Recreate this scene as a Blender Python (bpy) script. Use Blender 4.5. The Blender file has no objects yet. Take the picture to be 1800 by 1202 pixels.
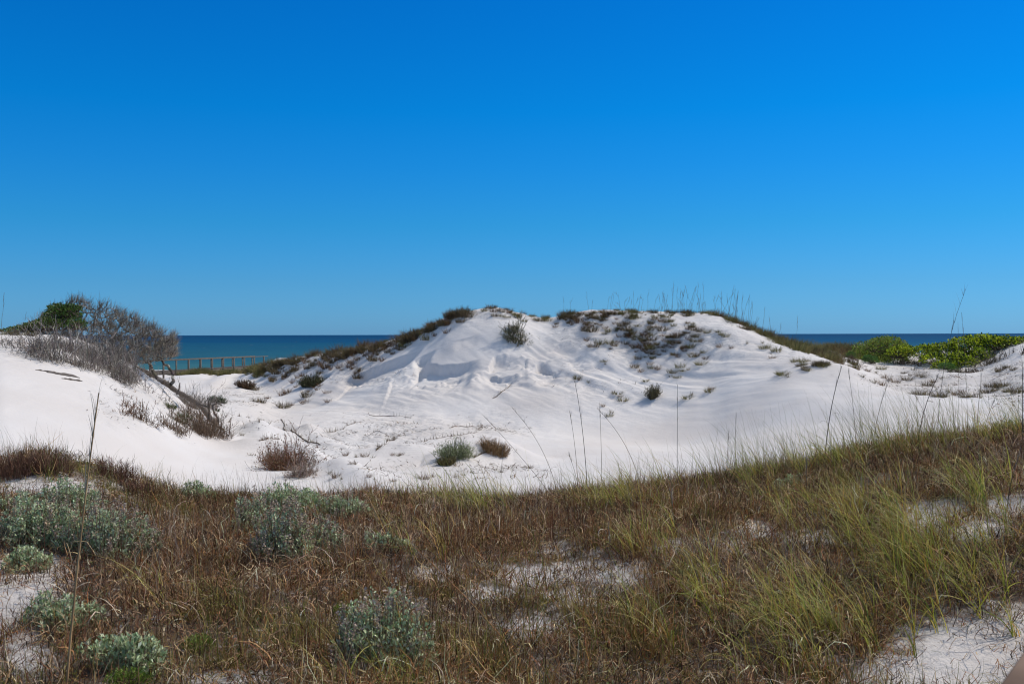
import bpy, math, random
import numpy as np
from mathutils import Vector, Matrix

# ------------------------------------------------------------------ camera, sky, sun
F = 1750.0                                   # focal length in photo pixels (1800 wide)
scn = bpy.context.scene
cam_d = bpy.data.cameras.new("camera"); cam = bpy.data.objects.new("camera", cam_d)
scn.collection.objects.link(cam); scn.camera = cam
cam_d.sensor_width = 36.0; cam_d.lens = 36.0 * F / 1800.0
cam_d.clip_start = 0.05; cam_d.clip_end = 60000
cam.location = (0, 0, 0)
cam.matrix_world = Matrix.Rotation(math.radians(90 - 0.43), 4, 'X') @ Matrix.Rotation(math.radians(-0.143), 4, 'Z')
cam_d.dof.use_dof = True; cam_d.dof.focus_distance = 10.0; cam_d.dof.aperture_fstop = 6.3

SUN_AZ, SUN_EL = 70.0, 51.0                  # from the view direction (+Y) towards the right
sun_d = bpy.data.lights.new("sun", 'SUN'); sun = bpy.data.objects.new("sun", sun_d)
scn.collection.objects.link(sun)
sun_d.energy = 2.95; sun_d.angle = math.radians(0.5); sun_d.color = (1.0, 0.94, 0.855)
sd = Vector((math.sin(math.radians(SUN_AZ)) * math.cos(math.radians(SUN_EL)),
             math.cos(math.radians(SUN_AZ)) * math.cos(math.radians(SUN_EL)), math.sin(math.radians(SUN_EL))))
sun.rotation_euler = sd.to_track_quat('Z', 'Y').to_euler()
sun.location = (30, 20, 40)

w = bpy.data.worlds.new("World"); scn.world = w; w.use_nodes = True
nt = w.node_tree; bg = nt.nodes["Background"]
sky = nt.nodes.new("ShaderNodeTexSky"); sky.sky_type = 'NISHITA'; sky.sun_disc = False
sky.sun_elevation = math.radians(SUN_EL); sky.sun_rotation = math.radians(SUN_AZ)
sky.air_density = 1.0; sky.dust_density = 0.3; sky.ozone_density = 3.0
# polarised deep blue low down; overhead, out of view, brightened to add fill light
tcw = nt.nodes.new("ShaderNodeTexCoord"); sxw = nt.nodes.new("ShaderNodeSeparateXYZ"); rmp = nt.nodes.new("ShaderNodeValToRGB")
nt.links.new(tcw.outputs['Generated'], sxw.inputs[0]); nt.links.new(sxw.outputs['Z'], rmp.inputs[0])
els = rmp.color_ramp.elements; els[0].position = 0.0; els[0].color = (0.24, 0.63, 1.40, 1); els[1].position = 1.0; els[1].color = (2.7, 2.1, 1.55, 1)
for p_, c_ in ((0.05, (0.177, 0.587, 1.153)), (0.108, (0.089, 0.607, 1.103)), (0.165, (0.042, 0.61, 1.19)), (0.217, (0.010, 0.62, 1.23)), (0.33, (0.006, 0.57, 1.24)), (0.50, (1.9, 1.65, 1.4))):
    q_ = els.new(p_); q_.color = (*c_, 1)
tint = nt.nodes.new("ShaderNodeVectorMath"); tint.operation = 'MULTIPLY'
nt.links.new(sky.outputs[0], tint.inputs[0]); nt.links.new(rmp.outputs[0], tint.inputs[1]); nt.links.new(tint.outputs[0], bg.inputs[0])
bg.inputs[1].default_value = 0.10
scn.view_settings.view_transform = 'Standard'; scn.view_settings.look = 'None'
scn.view_settings.exposure = 0.0; scn.view_settings.gamma = 1.0
scn.render.engine = 'CYCLES'
scn.cycles.filter_width = 1.1
scn.cycles.max_bounces = 5; scn.cycles.diffuse_bounces = 3; scn.cycles.transparent_max_bounces = 4

# ------------------------------------------------------------------ helpers
rs = np.random.RandomState(7); random.seed(7)
PI = math.pi
def lin(c):                                   # sRGB 0..255 -> linear
    c = np.asarray(c, dtype=float) / 255.0
    return np.where(c <= 0.04045, c / 12.92, ((c + 0.055) / 1.055) ** 2.4)

def hor(u): return 589.4 - 0.0025 * np.asarray(u, dtype=float)

def hsh(ix, iy, seed):
    n = (ix.astype(np.int64) * 374761393 + iy.astype(np.int64) * 668265263 + seed * 974634777) & 0xffffffff
    n = ((n ^ (n >> 13)) * 1274126177) & 0xffffffff
    n = (n ^ (n >> 16)) & 0xffffff
    return n / float(0xffffff)
def vnoise(x, y, seed=0):
    ix = np.floor(x); iy = np.floor(y); fx = x - ix; fy = y - iy
    fx = fx * fx * fx * (fx * (fx * 6 - 15) + 10); fy = fy * fy * fy * (fy * (fy * 6 - 15) + 10)
    a = hsh(ix, iy, seed); b = hsh(ix + 1, iy, seed); c = hsh(ix, iy + 1, seed); d = hsh(ix + 1, iy + 1, seed)
    return (a + (b - a) * fx + (c - a) * fy + (a - b - c + d) * fx * fy) * 2 - 1
def fbm(x, y, sc, oct=4, seed=0, gain=0.5):
    x = x / sc; y = y / sc; s = 0; a = 1.0; t = 0
    for o in range(oct):
        s = s + a * vnoise(x + 17.3 * o, y - 9.1 * o, seed + o); t += a; a *= gain
        x, y = (x * 0.8 - y * 0.6) * 2.03, (x * 0.6 + y * 0.8) * 2.03
    return s / t
def sstep(a, b, x):
    t = np.clip((x - a) / (b - a), 0, 1); return t * t * (3 - 2 * t)

def pchip(X, Y, x):                           # X (K,), Y (K,), x (M,)
    h = np.diff(X); dl = np.diff(Y) / h; K = len(X); d = np.zeros(K)
    for k in range(1, K - 1):
        if dl[k - 1] * dl[k] > 0:
            w1 = 2 * h[k] + h[k - 1]; w2 = h[k] + 2 * h[k - 1]
            d[k] = (w1 + w2) / (w1 / dl[k - 1] + w2 / dl[k])
    d[0] = dl[0]; d[-1] = dl[-1]
    x = np.clip(x, X[0], X[-1]); i = np.clip(np.searchsorted(X, x, side='right') - 1, 0, K - 2)
    t = (x - X[i]) / h[i]
    return ((2 * t**3 - 3 * t**2 + 1) * Y[i] + (t**3 - 2 * t**2 + t) * h[i] * d[i]
            + (-2 * t**3 + 3 * t**2) * Y[i + 1] + (t**3 - t**2) * h[i] * d[i + 1])

def mesh_np(name, V, Fq, mat, col=None, parent=None, smooth=False, mats=None, tri=False):
    """V (n,3), Fq (m,4) or (m,3) -> linked object"""
    me = bpy.data.meshes.new(name)
    V = np.ascontiguousarray(V, dtype=np.float32); Fq = np.ascontiguousarray(Fq, dtype=np.int32)
    k = Fq.shape[1]
    me.vertices.add(len(V)); me.vertices.foreach_set("co", V.ravel())
    me.loops.add(Fq.size); me.loops.foreach_set("vertex_index", Fq.ravel())
    me.polygons.add(len(Fq)); me.polygons.foreach_set("loop_start", np.arange(0, Fq.size, k, dtype=np.int32))
    me.polygons.foreach_set("loop_total", np.full(len(Fq), k, dtype=np.int32))
    if smooth: me.polygons.foreach_set("use_smooth", np.ones(len(Fq), dtype=bool))
    me.update(calc_edges=True)
    if col is not None:
        a = me.attributes.new("Col", 'FLOAT_COLOR', 'POINT')
        c4 = np.ones((len(V), 4), dtype=np.float32); c4[:, :3] = col; a.data.foreach_set("color", c4.ravel())
    me.materials.append(mat)
    o = bpy.data.objects.new(name, me); scn.collection.objects.link(o)
    if parent is not None: o.parent = parent
    return o
def tag(o, label=None, cat=None, group=None, kind=None):
    if label: o['label'] = label
    if cat: o['category'] = cat
    if group: o['group'] = group
    if kind: o['kind'] = kind
    return o
def empty(name, loc, label, cat, group=None, rz=0, sc=(1, 1, 1)):
    o = bpy.data.objects.new(name, None); scn.collection.objects.link(o)
    o.location = loc; o.rotation_euler = (0, 0, rz); o.scale = sc; o.empty_display_size = 0.2
    return tag(o, label, cat, group)
def copy_tree(o, parent=None):
    c = o.copy(); scn.collection.objects.link(c)
    if parent is not None: c.parent = parent
    for ch in list(o.children): copy_tree(ch, c)
    return c

# ------------------------------------------------------------------ materials
def new_mat(name):
    m = bpy.data.materials.new(name); m.use_nodes = True
    return m, m.node_tree, m.node_tree.nodes["Principled BSDF"]
def leaf_mat(name, trans=0.35, rough=0.55, spec=0.25, gain=1.0):
    m, t, b = new_mat(name)
    at = t.nodes.new("ShaderNodeAttribute"); at.attribute_name = "Col"
    nz = t.nodes.new("ShaderNodeTexNoise"); nz.inputs['Scale'].default_value = 60
    tc = t.nodes.new("ShaderNodeTexCoord"); t.links.new(tc.outputs['Object'], nz.inputs['Vector'])
    mr = t.nodes.new("ShaderNodeMapRange"); mr.inputs[3].default_value = 0.75 * gain; mr.inputs[4].default_value = 1.25 * gain
    t.links.new(nz.outputs[0], mr.inputs[0])
    mx = t.nodes.new("ShaderNodeVectorMath"); mx.operation = 'SCALE'
    t.links.new(at.outputs['Color'], mx.inputs[0]); t.links.new(mr.outputs[0], mx.inputs['Scale'])
    t.links.new(mx.outputs[0], b.inputs['Base Color'])
    b.inputs['Roughness'].default_value = rough; b.inputs['Specular IOR Level'].default_value = spec
    if trans > 0:
        tr = t.nodes.new("ShaderNodeBsdfTranslucent"); t.links.new(mx.outputs[0], tr.inputs[0])
        ms = t.nodes.new("ShaderNodeMixShader"); ms.inputs[0].default_value = trans
        t.links.new(b.outputs[0], ms.inputs[1]); t.links.new(tr.outputs[0], ms.inputs[2])
        t.links.new(ms.outputs[0], t.nodes["Material Output"].inputs[0])
    return m
M_dry = leaf_mat("dry_grass", 0.25, 0.7, 0.15)
M_green = leaf_mat("green_grass", 0.35, 0.5, 0.3)
M_leaf = leaf_mat("leaf", 0.25, 0.5, 0.3)
M_silver = leaf_mat("silver_leaf", 0.32, 0.45, 0.35, 1.12)
M_twig = leaf_mat("twig", 0.0, 0.8, 0.15)
def wood_mat(name, c1, c2, sc=6.0):
    m, t, b = new_mat(name)
    tc = t.nodes.new("ShaderNodeTexCoord"); mp = t.nodes.new("ShaderNodeMapping")
    mp.inputs['Scale'].default_value = (1, 1, 8)
    nz = t.nodes.new("ShaderNodeTexNoise"); nz.inputs['Scale'].default_value = sc; nz.inputs['Detail'].default_value = 6
    cr = t.nodes.new("ShaderNodeValToRGB"); cr.color_ramp.elements[0].position = 0.3; cr.color_ramp.elements[1].position = 0.7
    cr.color_ramp.elements[0].color = (*lin(c1), 1); cr.color_ramp.elements[1].color = (*lin(c2), 1)
    bp = t.nodes.new("ShaderNodeBump"); bp.inputs['Strength'].default_value = 0.4; bp.inputs['Distance'].default_value = 0.01
    t.links.new(tc.outputs['Object'], mp.inputs[0]); t.links.new(mp.outputs[0], nz.inputs['Vector'])
    t.links.new(nz.outputs[0], cr.inputs[0]); t.links.new(cr.outputs[0], b.inputs['Base Color'])
    t.links.new(nz.outputs[0], bp.inputs['Height']); t.links.new(bp.outputs[0], b.inputs['Normal'])
    b.inputs['Roughness'].default_value = 0.8; b.inputs['Specular IOR Level'].default_value = 0.2
    return m
M_board = wood_mat("weathered_board", (84, 77, 69), (122, 112, 101), 3)
M_rail = wood_mat("handrail_wood", (105, 84, 68), (140, 115, 95), 5)
M_bark = wood_mat("grey_bark", (78, 70, 64), (132, 122, 112), 9)

def sand_material():
    m, t, b = new_mat("white_sand")
    tc = t.nodes.new("ShaderNodeTexCoord")
    n1 = t.nodes.new("ShaderNodeTexNoise"); n1.inputs['Scale'].default_value = 0.25; n1.inputs['Detail'].default_value = 5
    n2 = t.nodes.new("ShaderNodeTexNoise"); n2.inputs['Scale'].default_value = 9; n2.inputs['Detail'].default_value = 8; n2.inputs['Roughness'].default_value = 0.7
    n3 = t.nodes.new("ShaderNodeTexNoise"); n3.inputs['Scale'].default_value = 70; n3.inputs['Detail'].default_value = 4
    for n in (n1, n2, n3): t.links.new(tc.outputs['Object'], n.inputs['Vector'])
    cr = t.nodes.new("ShaderNodeValToRGB"); cr.color_ramp.elements[0].position = 0.35; cr.color_ramp.elements[1].position = 0.65
    cr.color_ramp.elements[0].color = (0.69, 0.63, 0.575, 1); cr.color_ramp.elements[1].color = (0.745, 0.70, 0.655, 1)
    t.links.new(n1.outputs[0], cr.inputs[0])
    # litter stain where plants shed, plus painted shade between foreground clumps (attribute lit) - speckled
    at = t.nodes.new("ShaderNodeAttribute"); at.attribute_name = "litter_shade"
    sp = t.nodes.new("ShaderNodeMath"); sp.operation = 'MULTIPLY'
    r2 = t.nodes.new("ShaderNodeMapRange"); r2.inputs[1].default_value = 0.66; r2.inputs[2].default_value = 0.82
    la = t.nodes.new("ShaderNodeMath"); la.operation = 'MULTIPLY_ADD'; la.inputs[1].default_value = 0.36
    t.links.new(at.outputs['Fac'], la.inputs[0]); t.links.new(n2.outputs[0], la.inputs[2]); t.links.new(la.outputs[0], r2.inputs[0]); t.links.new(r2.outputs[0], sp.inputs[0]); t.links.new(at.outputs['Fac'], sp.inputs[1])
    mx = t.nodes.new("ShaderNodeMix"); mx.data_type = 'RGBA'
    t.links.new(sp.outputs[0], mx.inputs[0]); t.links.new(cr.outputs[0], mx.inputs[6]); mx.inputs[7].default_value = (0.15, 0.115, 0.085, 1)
    # grain-scale tone
    mr = t.nodes.new("ShaderNodeMapRange"); mr.inputs[1].default_value = 0.3; mr.inputs[2].default_value = 0.7; mr.inputs[3].default_value = 0.95; mr.inputs[4].default_value = 1.03
    t.links.new(n3.outputs[0], mr.inputs[0])
    vm = t.nodes.new("ShaderNodeVectorMath"); vm.operation = 'SCALE'
    t.links.new(mx.outputs[2], vm.inputs[0]); t.links.new(mr.outputs[0], vm.inputs['Scale'])
    t.links.new(vm.outputs[0], b.inputs['Base Color'])
    b.inputs['Roughness'].default_value = 0.9; b.inputs['Specular IOR Level'].default_value = 0.15
    rp = t.nodes.new("ShaderNodeAttribute"); rp.attribute_name = "rough"
    ad = t.nodes.new("ShaderNodeMath"); ad.operation = 'MULTIPLY_ADD'
    t.links.new(n3.outputs[0], ad.inputs[0]); ad.inputs[1].default_value = 0.12; t.links.new(n2.outputs[0], ad.inputs[2])
    st = t.nodes.new("ShaderNodeMath"); st.operation = 'MULTIPLY_ADD'
    t.links.new(rp.outputs['Fac'], st.inputs[0]); st.inputs[1].default_value = 0.80; st.inputs[2].default_value = 0.14
    n5 = t.nodes.new("ShaderNodeTexNoise"); n5.inputs['Scale'].default_value = 5; n5.inputs['Detail'].default_value = 5
    m5 = t.nodes.new("ShaderNodeMapping"); m5.inputs['Rotation'].default_value = (0, 0, 0.9); m5.inputs['Scale'].default_value = (0.35, 2.2, 1)
    t.links.new(tc.outputs['Object'], m5.inputs[0]); t.links.new(m5.outputs[0], n5.inputs['Vector'])
    a5 = t.nodes.new("ShaderNodeMath"); a5.operation = 'MULTIPLY_ADD'; a5.inputs[1].default_value = 0.7
    t.links.new(n5.outputs[0], a5.inputs[0]); t.links.new(ad.outputs[0], a5.inputs[2]); ad = a5
    bp = t.nodes.new("ShaderNodeBump"); bp.inputs['Distance'].default_value = 0.12
    t.links.new(st.outputs[0], bp.inputs['Strength']); t.links.new(ad.outputs[0], bp.inputs['Height'])
    t.links.new(bp.outputs[0], b.inputs['Normal'])
    return m
M_sand = sand_material()

def sea_material():
    m, t, b = new_mat("gulf_water")
    tc = t.nodes.new("ShaderNodeTexCoord"); sx = t.nodes.new("ShaderNodeSeparateXYZ"); t.links.new(tc.outputs['Object'], sx.inputs[0])
    lg = t.nodes.new("ShaderNodeMath"); lg.operation = 'LOGARITHM'; lg.inputs[1].default_value = 10
    nb = t.nodes.new("ShaderNodeTexNoise"); nb.inputs['Scale'].default_value = 0.004; nb.inputs['Detail'].default_value = 4
    mpb = t.nodes.new("ShaderNodeMapping"); mpb.inputs['Scale'].default_value = (0.25, 1, 1)
    t.links.new(tc.outputs['Object'], mpb.inputs[0]); t.links.new(mpb.outputs[0], nb.inputs['Vector'])
    t.links.new(sx.outputs['Y'], lg.inputs[0])
    ad = t.nodes.new("ShaderNodeMath"); ad.operation = 'MULTIPLY_ADD'; ad.inputs[1].default_value = 0.35
    t.links.new(nb.outputs[0], ad.inputs[0]); t.links.new(lg.outputs[0], ad.inputs[2])
    mr = t.nodes.new("ShaderNodeMapRange"); mr.inputs[1].default_value = 2.3; mr.inputs[2].default_value = 4.2
    t.links.new(ad.outputs[0], mr.inputs[0])
    cr = t.nodes.new("ShaderNodeValToRGB"); e = cr.color_ramp.elements
    e[0].position = 0.0; e[0].color = (*lin((70, 118, 114)), 1)
    e[1].position = 1.0; e[1].color = (*lin((0, 60, 96)), 1)
    for p, c in ((0.14, (36, 90, 104)), (0.36, (14, 76, 102)), (0.43, (2, 68, 102)), (0.7, (0, 58, 94))):
        q = e.new(p); q.color = (*lin(c), 1)
    t.links.new(mr.outputs[0], cr.inputs[0])
    # whitecaps
    nw = t.nodes.new("ShaderNodeTexNoise"); nw.inputs['Scale'].default_value = 0.35; nw.inputs['Detail'].default_value = 3
    mpw = t.nodes.new("ShaderNodeMapping"); mpw.inputs['Scale'].default_value = (0.6, 0.12, 1)
    t.links.new(tc.outputs['Object'], mpw.inputs[0]); t.links.new(mpw.outputs[0], nw.inputs['Vector'])
    rw = t.nodes.new("ShaderNodeMapRange"); rw.inputs[1].default_value = 0.72; rw.inputs[2].default_value = 0.78
    t.links.new(nw.outputs[0], rw.inputs[0])
    mw = t.nodes.new("ShaderNodeMix"); mw.data_type = 'RGBA'; mw.inputs[7].default_value = (0.5, 0.58, 0.62, 1)
    t.links.new(rw.outputs[0], mw.inputs[0]); t.links.new(cr.outputs[0], mw.inputs[6])
    # swell tone
    ns = t.nodes.new("ShaderNodeTexNoise"); ns.inputs['Scale'].default_value = 0.5; ns.inputs['Detail'].default_value = 6
    mps = t.nodes.new("ShaderNodeMapping"); mps.inputs['Scale'].default_value = (0.12, 0.35, 1)
    t.links.new(tc.outputs['Object'], mps.inputs[0]); t.links.new(mps.outputs[0], ns.inputs['Vector'])
    rr = t.nodes.new("ShaderNodeMapRange"); rr.inputs[1].default_value = 0.3; rr.inputs[2].default_value = 0.7; rr.inputs[3].default_value = 0.85; rr.inputs[4].default_value = 1.15
    t.links.new(ns.outputs[0], rr.inputs[0])
    vm = t.nodes.new("ShaderNodeVectorMath"); vm.operation = 'SCALE'
    t.links.new(mw.outputs[2], vm.inputs[0]); t.links.new(rr.outputs[0], vm.inputs['Scale'])
    t.links.new(vm.outputs[0], b.inputs['Base Color'])
    b.inputs['Roughness'].default_value = 0.6; b.inputs['Specular IOR Level'].default_value = 0.05
    bp = t.nodes.new("ShaderNodeBump"); bp.inputs['Strength'].default_value = 0.5; bp.inputs['Distance'].default_value = 0.4
    t.links.new(ns.outputs[0], bp.inputs['Height']); t.links.new(bp.outputs[0], b.inputs['Normal'])
    return m
M_sea = sea_material()

# ------------------------------------------------------------------ terrain: lofted dune profiles
# per azimuth column: (distance, photo row or height) for profile features 5..13
COLS = {
 0:   [(18,838),(21,745),(24,675),(27,632),(30,603),(33,584),(40,-1.6),(60,-3.0),(90,-3.4)],
 100: [(18.5,850),(21.5,765),(24.5,700),(27.5,655),(30.5,618),(34,590),(41,-1.8),(60,-3.0),(90,-3.4)],
 200: [(19.5,860),(22.5,785),(25.5,728),(28.5,690),(31.5,655),(35,624),(42,-2.4),(60,-3.1),(90,-3.4)],
 260: [(20,863),(23.5,798),(26.5,747),(29.5,715),(33,688),(36.5,662),(43,-2.9),(60,-3.5),(90,-3.9)],
 300: [(20.5,865),(24,808),(27.5,765),(30.5,738),(34,712),(38,694),(48,-3.4),(70,-2.95),(90,-3.9)],
 350: [(21,868),(25,818),(28.5,785),(31.5,758),(36,733),(46,-3.3),(62,-3.2),(74,-2.83),(90,-3.9)],
 400: [(21.5,870),(26,820),(31,785),(38,745),(48,712),(62,682),(73,-2.83),(84,-3.5),(95,-4.0)],
 440: [(22,871),(27,818),(34,775),(46,722),(60,686),(72,650),(79,-3.1),(88,-3.7),(96,-4.0)],
 500: [(22,873),(27,825),(36,770),(50,722),(57,685),(66,634),(73,-3.0),(85,-3.4),(96,-3.6)],
 600: [(22.5,875),(28,820),(37,765),(48,718),(54,668),(61,614),(69,-2.4),(85,-3.5),(96,-3.7)],
 700: [(22.5,877),(28,822),(36,772),(44,735),(50,665),(57.5,596),(66,-1.6),(82,-3.5),(96,-3.8)],
 760: [(22.5,876),(28,822),(35,778),(42.5,742),(49,660),(56,570),(64,-0.8),(80,-3.3),(96,-3.8)],
 800: [(22.5,875),(27.5,825),(34,785),(42,748),(48.5,655),(55,552),(63,-0.2),(80,-3.2),(96,-3.8)],
 870: [(22.5,873),(27.5,828),(33.5,790),(41.5,752),(48,650),(54.5,539),(62,0.1),(78,-3.0),(96,-3.8)],
 960: [(22.5,872),(27,832),(33,798),(40,760),(47,658),(54,558),(62,0.1),(78,-3.0),(96,-3.8)],
 1040:[(22,868),(26.5,832),(32,800),(39,768),(46,665),(53,545),(61,0.1),(78,-3.0),(96,-3.8)],
 1150:[(21.5,860),(26,828),(31,800),(37.5,778),(45,668),(52,549),(60,0.0),(78,-3.0),(96,-3.8)],
 1240:[(21,852),(25.5,822),(30,798),(35.5,778),(43.5,668),(51,550),(59,-0.3),(74,-2.6),(96,-3.8)],
 1300:[(20.5,845),(25,815),(29,792),(34,770),(42,660),(49.5,573),(57,-0.6),(70,-1.8),(96,-3.8)],
 1370:[(20.5,835),(24.5,805),(28,782),(32.5,758),(39.5,668),(47,604),(54,609),(61,612),(67,617)],
 1480:[(20,818),(23.5,790),(26.5,768),(30,745),(34,703),(39.5,656),(46,640),(56,626),(63,614)],
 1560:[(20,803),(23,780),(25.5,758),(28,738),(31.5,710),(35.5,684),(42,688),(52,650),(59,626)],
 1700:[(19.5,780),(22,765),(24,750),(26,737),(28.5,720),(31.5,704),(38,-2.5),(50,650),(57,614)],
 1800:[(19,770),(21,758),(23,745),(25,733),(27.5,718),(30.5,706),(36,-2.3),(46,636),(52,598)],
}
# foreground features 1..4:  u: (z at 5.7 m), (z at 9 m), ridge row at 12.5 m, trough z at 16.5 m
NEAR = {0:(-2.0,-1.78,815,-2.5), 60:(-2.0,-1.78,810,-2.5), 150:(-2.0,-1.82,822,-2.6), 230:(-2.0,-1.90,850,-2.8), 300:(-2.0,-1.96,872,-2.9),
 500:(-2.0,-1.98,888,-3.0), 700:(-2.0,-1.98,886,-3.05), 900:(-2.0,-1.97,888,-3.05), 1000:(-2.0,-1.95,883,-3.0), 1100:(-2.0,-1.9,872,-2.95),
 1200:(-2.0,-1.85,860,-2.85), 1300:(-2.0,-1.78,844,-2.8), 1400:(-2.0,-1.7,826,-2.65), 1500:(-2.0,-1.6,806,-2.5), 1600:(-2.0,-1.52,790,-2.35),
 1700:(-2.0,-1.45,776,-2.2), 1800:(-2.0,-1.4,762,-2.05)}
def z_of(u, D, v): return v if v < 100 else -(v - float(hor(u))) * D / F
uc = np.array(sorted(COLS)); un = np.array(sorted(NEAR))
core = np.arange(-160, 1961, 2.6)
left = -160 - np.cumsum(np.linspace(6, 60, 70)); right = 1960 + np.cumsum(np.linspace(6, 60, 70))
U = np.concatenate([left[::-1], core, right])
Yg = np.concatenate([np.exp(np.arange(math.log(0.7), math.log(20), 0.0075)), np.arange(20.1, 38, 0.09), np.arange(38.06, 60, 0.055), np.arange(60.1, 64, 0.1), np.arange(64.3, 100, 0.4),
                     np.exp(np.arange(math.log(100.5), math.log(500), 0.03))])
uq = np.clip(U, 0, 1800)
def gsm(a, s):                               # gentle smoothing across columns (core is evenly spaced)
    k = np.exp(-0.5 * (np.arange(-12, 13) / s) ** 2); k /= k.sum()
    return np.convolve(np.pad(a, 12, mode='edge'), k, mode='valid')
Dk = [np.full(len(U), 0.6), np.full(len(U), 5.7), np.full(len(U), 9.0), np.full(len(U), 12.5), np.full(len(U), 16.3)]
Zk = [np.full(len(U), -2.02)]
Zk.append(pchip(un, np.array([NEAR[k][0] for k in un]), uq)); Zk.append(pchip(un, np.array([NEAR[k][1] for k in un]), uq))
Zk.append(pchip(un, np.array([z_of(k, 12.5, NEAR[k][2]) for k in un]), uq)); Zk.append(pchip(un, np.array([NEAR[k][3] for k in un]), uq))
for f in range(9):
    Dk.append(pchip(uc, np.array([float(COLS[k][f][0]) for k in uc]), uq))
    Zk.append(pchip(uc, np.array([z_of(k, *COLS[k][f]) for k in uc]), uq))
for D_, z_ in ((125, -4.7), (172, -5.95), (200, -6.8), (520, -16)):
    Dk.append(np.full(len(U), float(D_))); Zk.append(np.full(len(U), z_))
Dk = np.array([gsm(a, 5.5) for a in Dk]); Zk = np.array([gsm(a, 3.8) for a in Zk])
H = np.zeros((len(U), len(Yg)))
for i in range(len(U)): H[i] = pchip(Dk[:, i], Zk[:, i], Yg)
XX = (U[:, None] - 900) / F * Yg[None, :]; YY = np.repeat(Yg[None, :], len(U), 0)

def bil(G, x, y):
    x = np.asarray(x, dtype=float); y = np.asarray(y, dtype=float)
    u = 900 + F * x / y
    i = np.clip(np.searchsorted(U, u) - 1, 0, len(U) - 2); j = np.clip(np.searchsorted(Yg, y) - 1, 0, len(Yg) - 2)
    a = np.clip((u - U[i]) / (U[i + 1] - U[i]), 0, 1); b = np.clip((y - Yg[j]) / (Yg[j + 1] - Yg[j]), 0, 1)
    return G[i, j] * (1 - a) * (1 - b) + G[i + 1, j] * a * (1 - b) + G[i, j + 1] * (1 - a) * b + G[i + 1, j + 1] * a * b
def ground(x, y): return bil(H, x, y)
def hit(u, v, y0=3.0, y1=110.0, G=None):      # where the sight line of photo pixel (u,v) meets the ground
    ys = np.exp(np.linspace(math.log(y0), math.log(y1), 1500)); xs = (u - 900) / F * ys
    zs = -(v - float(hor(u))) / F * ys; g = bil(H if G is None else G, xs, ys)
    k = np.where(g >= zs)[0]
    if len(k) == 0:
        k = [int(np.argmin(np.abs((g - zs) / ys)))]
    k = k[0]; return np.array([xs[k], ys[k], g[k]])
def row(x, y, z):
    u = 900 + F * x / y; return u, hor(u) - F * z / y

UU, VV = row(XX, YY, H)
def blob(u0, v0, ru, rv, lo=0.0, ymin=0, ymax=1e9):
    d = ((UU - u0) / ru) ** 2 + ((VV - v0) / rv) ** 2
    return np.exp(-d) * (YY > ymin) * (YY < ymax)

# large soft undulation
H = H + 0.10 * fbm(XX, YY, 6.0, 3, 11) * sstep(17, 24, YY) * (1 - 0.5 * sstep(70, 100, YY)) \
      + (0.06 * fbm(XX, YY, 1.6, 3, 12) + 0.055 * fbm(XX, YY, 0.62, 2, 13)) * (1 - sstep(12, 16, YY))
# roughness zones: vegetated dune top / right shoulder / far left slope / debris slope / bowl litter / right hill
rough = np.zeros_like(H)
for a in ((1110,590,140,45,1),(900,548,90,16,.9),(560,640,110,30,.8),(700,600,80,20,.7),(800,565,60,18,.6),(1230,600,110,40,.8),(1400,625,70,25,.7),
          (230,700,80,45,.9),(120,615,110,25,.8),(320,725,60,35,.9),(420,690,60,30,.5),(1640,660,120,40,.9),(1780,660,90,60,1),(1560,640,60,30,.6),
          (700,760,170,40,.75),(850,760,90,40,.6),(560,790,110,40,.5),(640,830,150,30,.35),(850,830,140,25,.45),(450,740,60,40,.4),(760,690,110,25,.3),(1050,680,120,60,.3)):
    rough = np.maximum(rough, a[4] * blob(a[0], a[1], a[2], a[3], ymin=18))
rough = np.maximum(rough, 0.7 * (1 - sstep(11, 13.5, YY)))
rough = rough * (0.75 + 0.5 * fbm(XX, YY, 3.0, 3, 5))
rough = np.clip(rough, 0, 1)
far = sstep(16, 20, YY)
H = H + far * rough * (0.24 * fbm(XX, YY, 1.4, 5, 21, 0.6) + 0.10 * fbm(XX, YY, 0.42, 2, 22)) + (1 - far) * rough * 0.035 * fbm(XX, YY, 0.4, 3, 23)
H = H + far * 0.012 * fbm(XX, YY * 0.5, 0.5, 3, 31)
# eroded diagonal runnels on the big face
runn = blob(1080, 640, 260, 70, ymin=34, ymax=56) + 0.6 * blob(650, 690, 160, 40, ymin=36, ymax=60)
dd = XX * 0.80 + YY * 0.60
H = H + runn * 0.17 * fbm(dd, (XX * 0.6 - YY * 0.8) * 0.15, 0.5, 3, 41)
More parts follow.
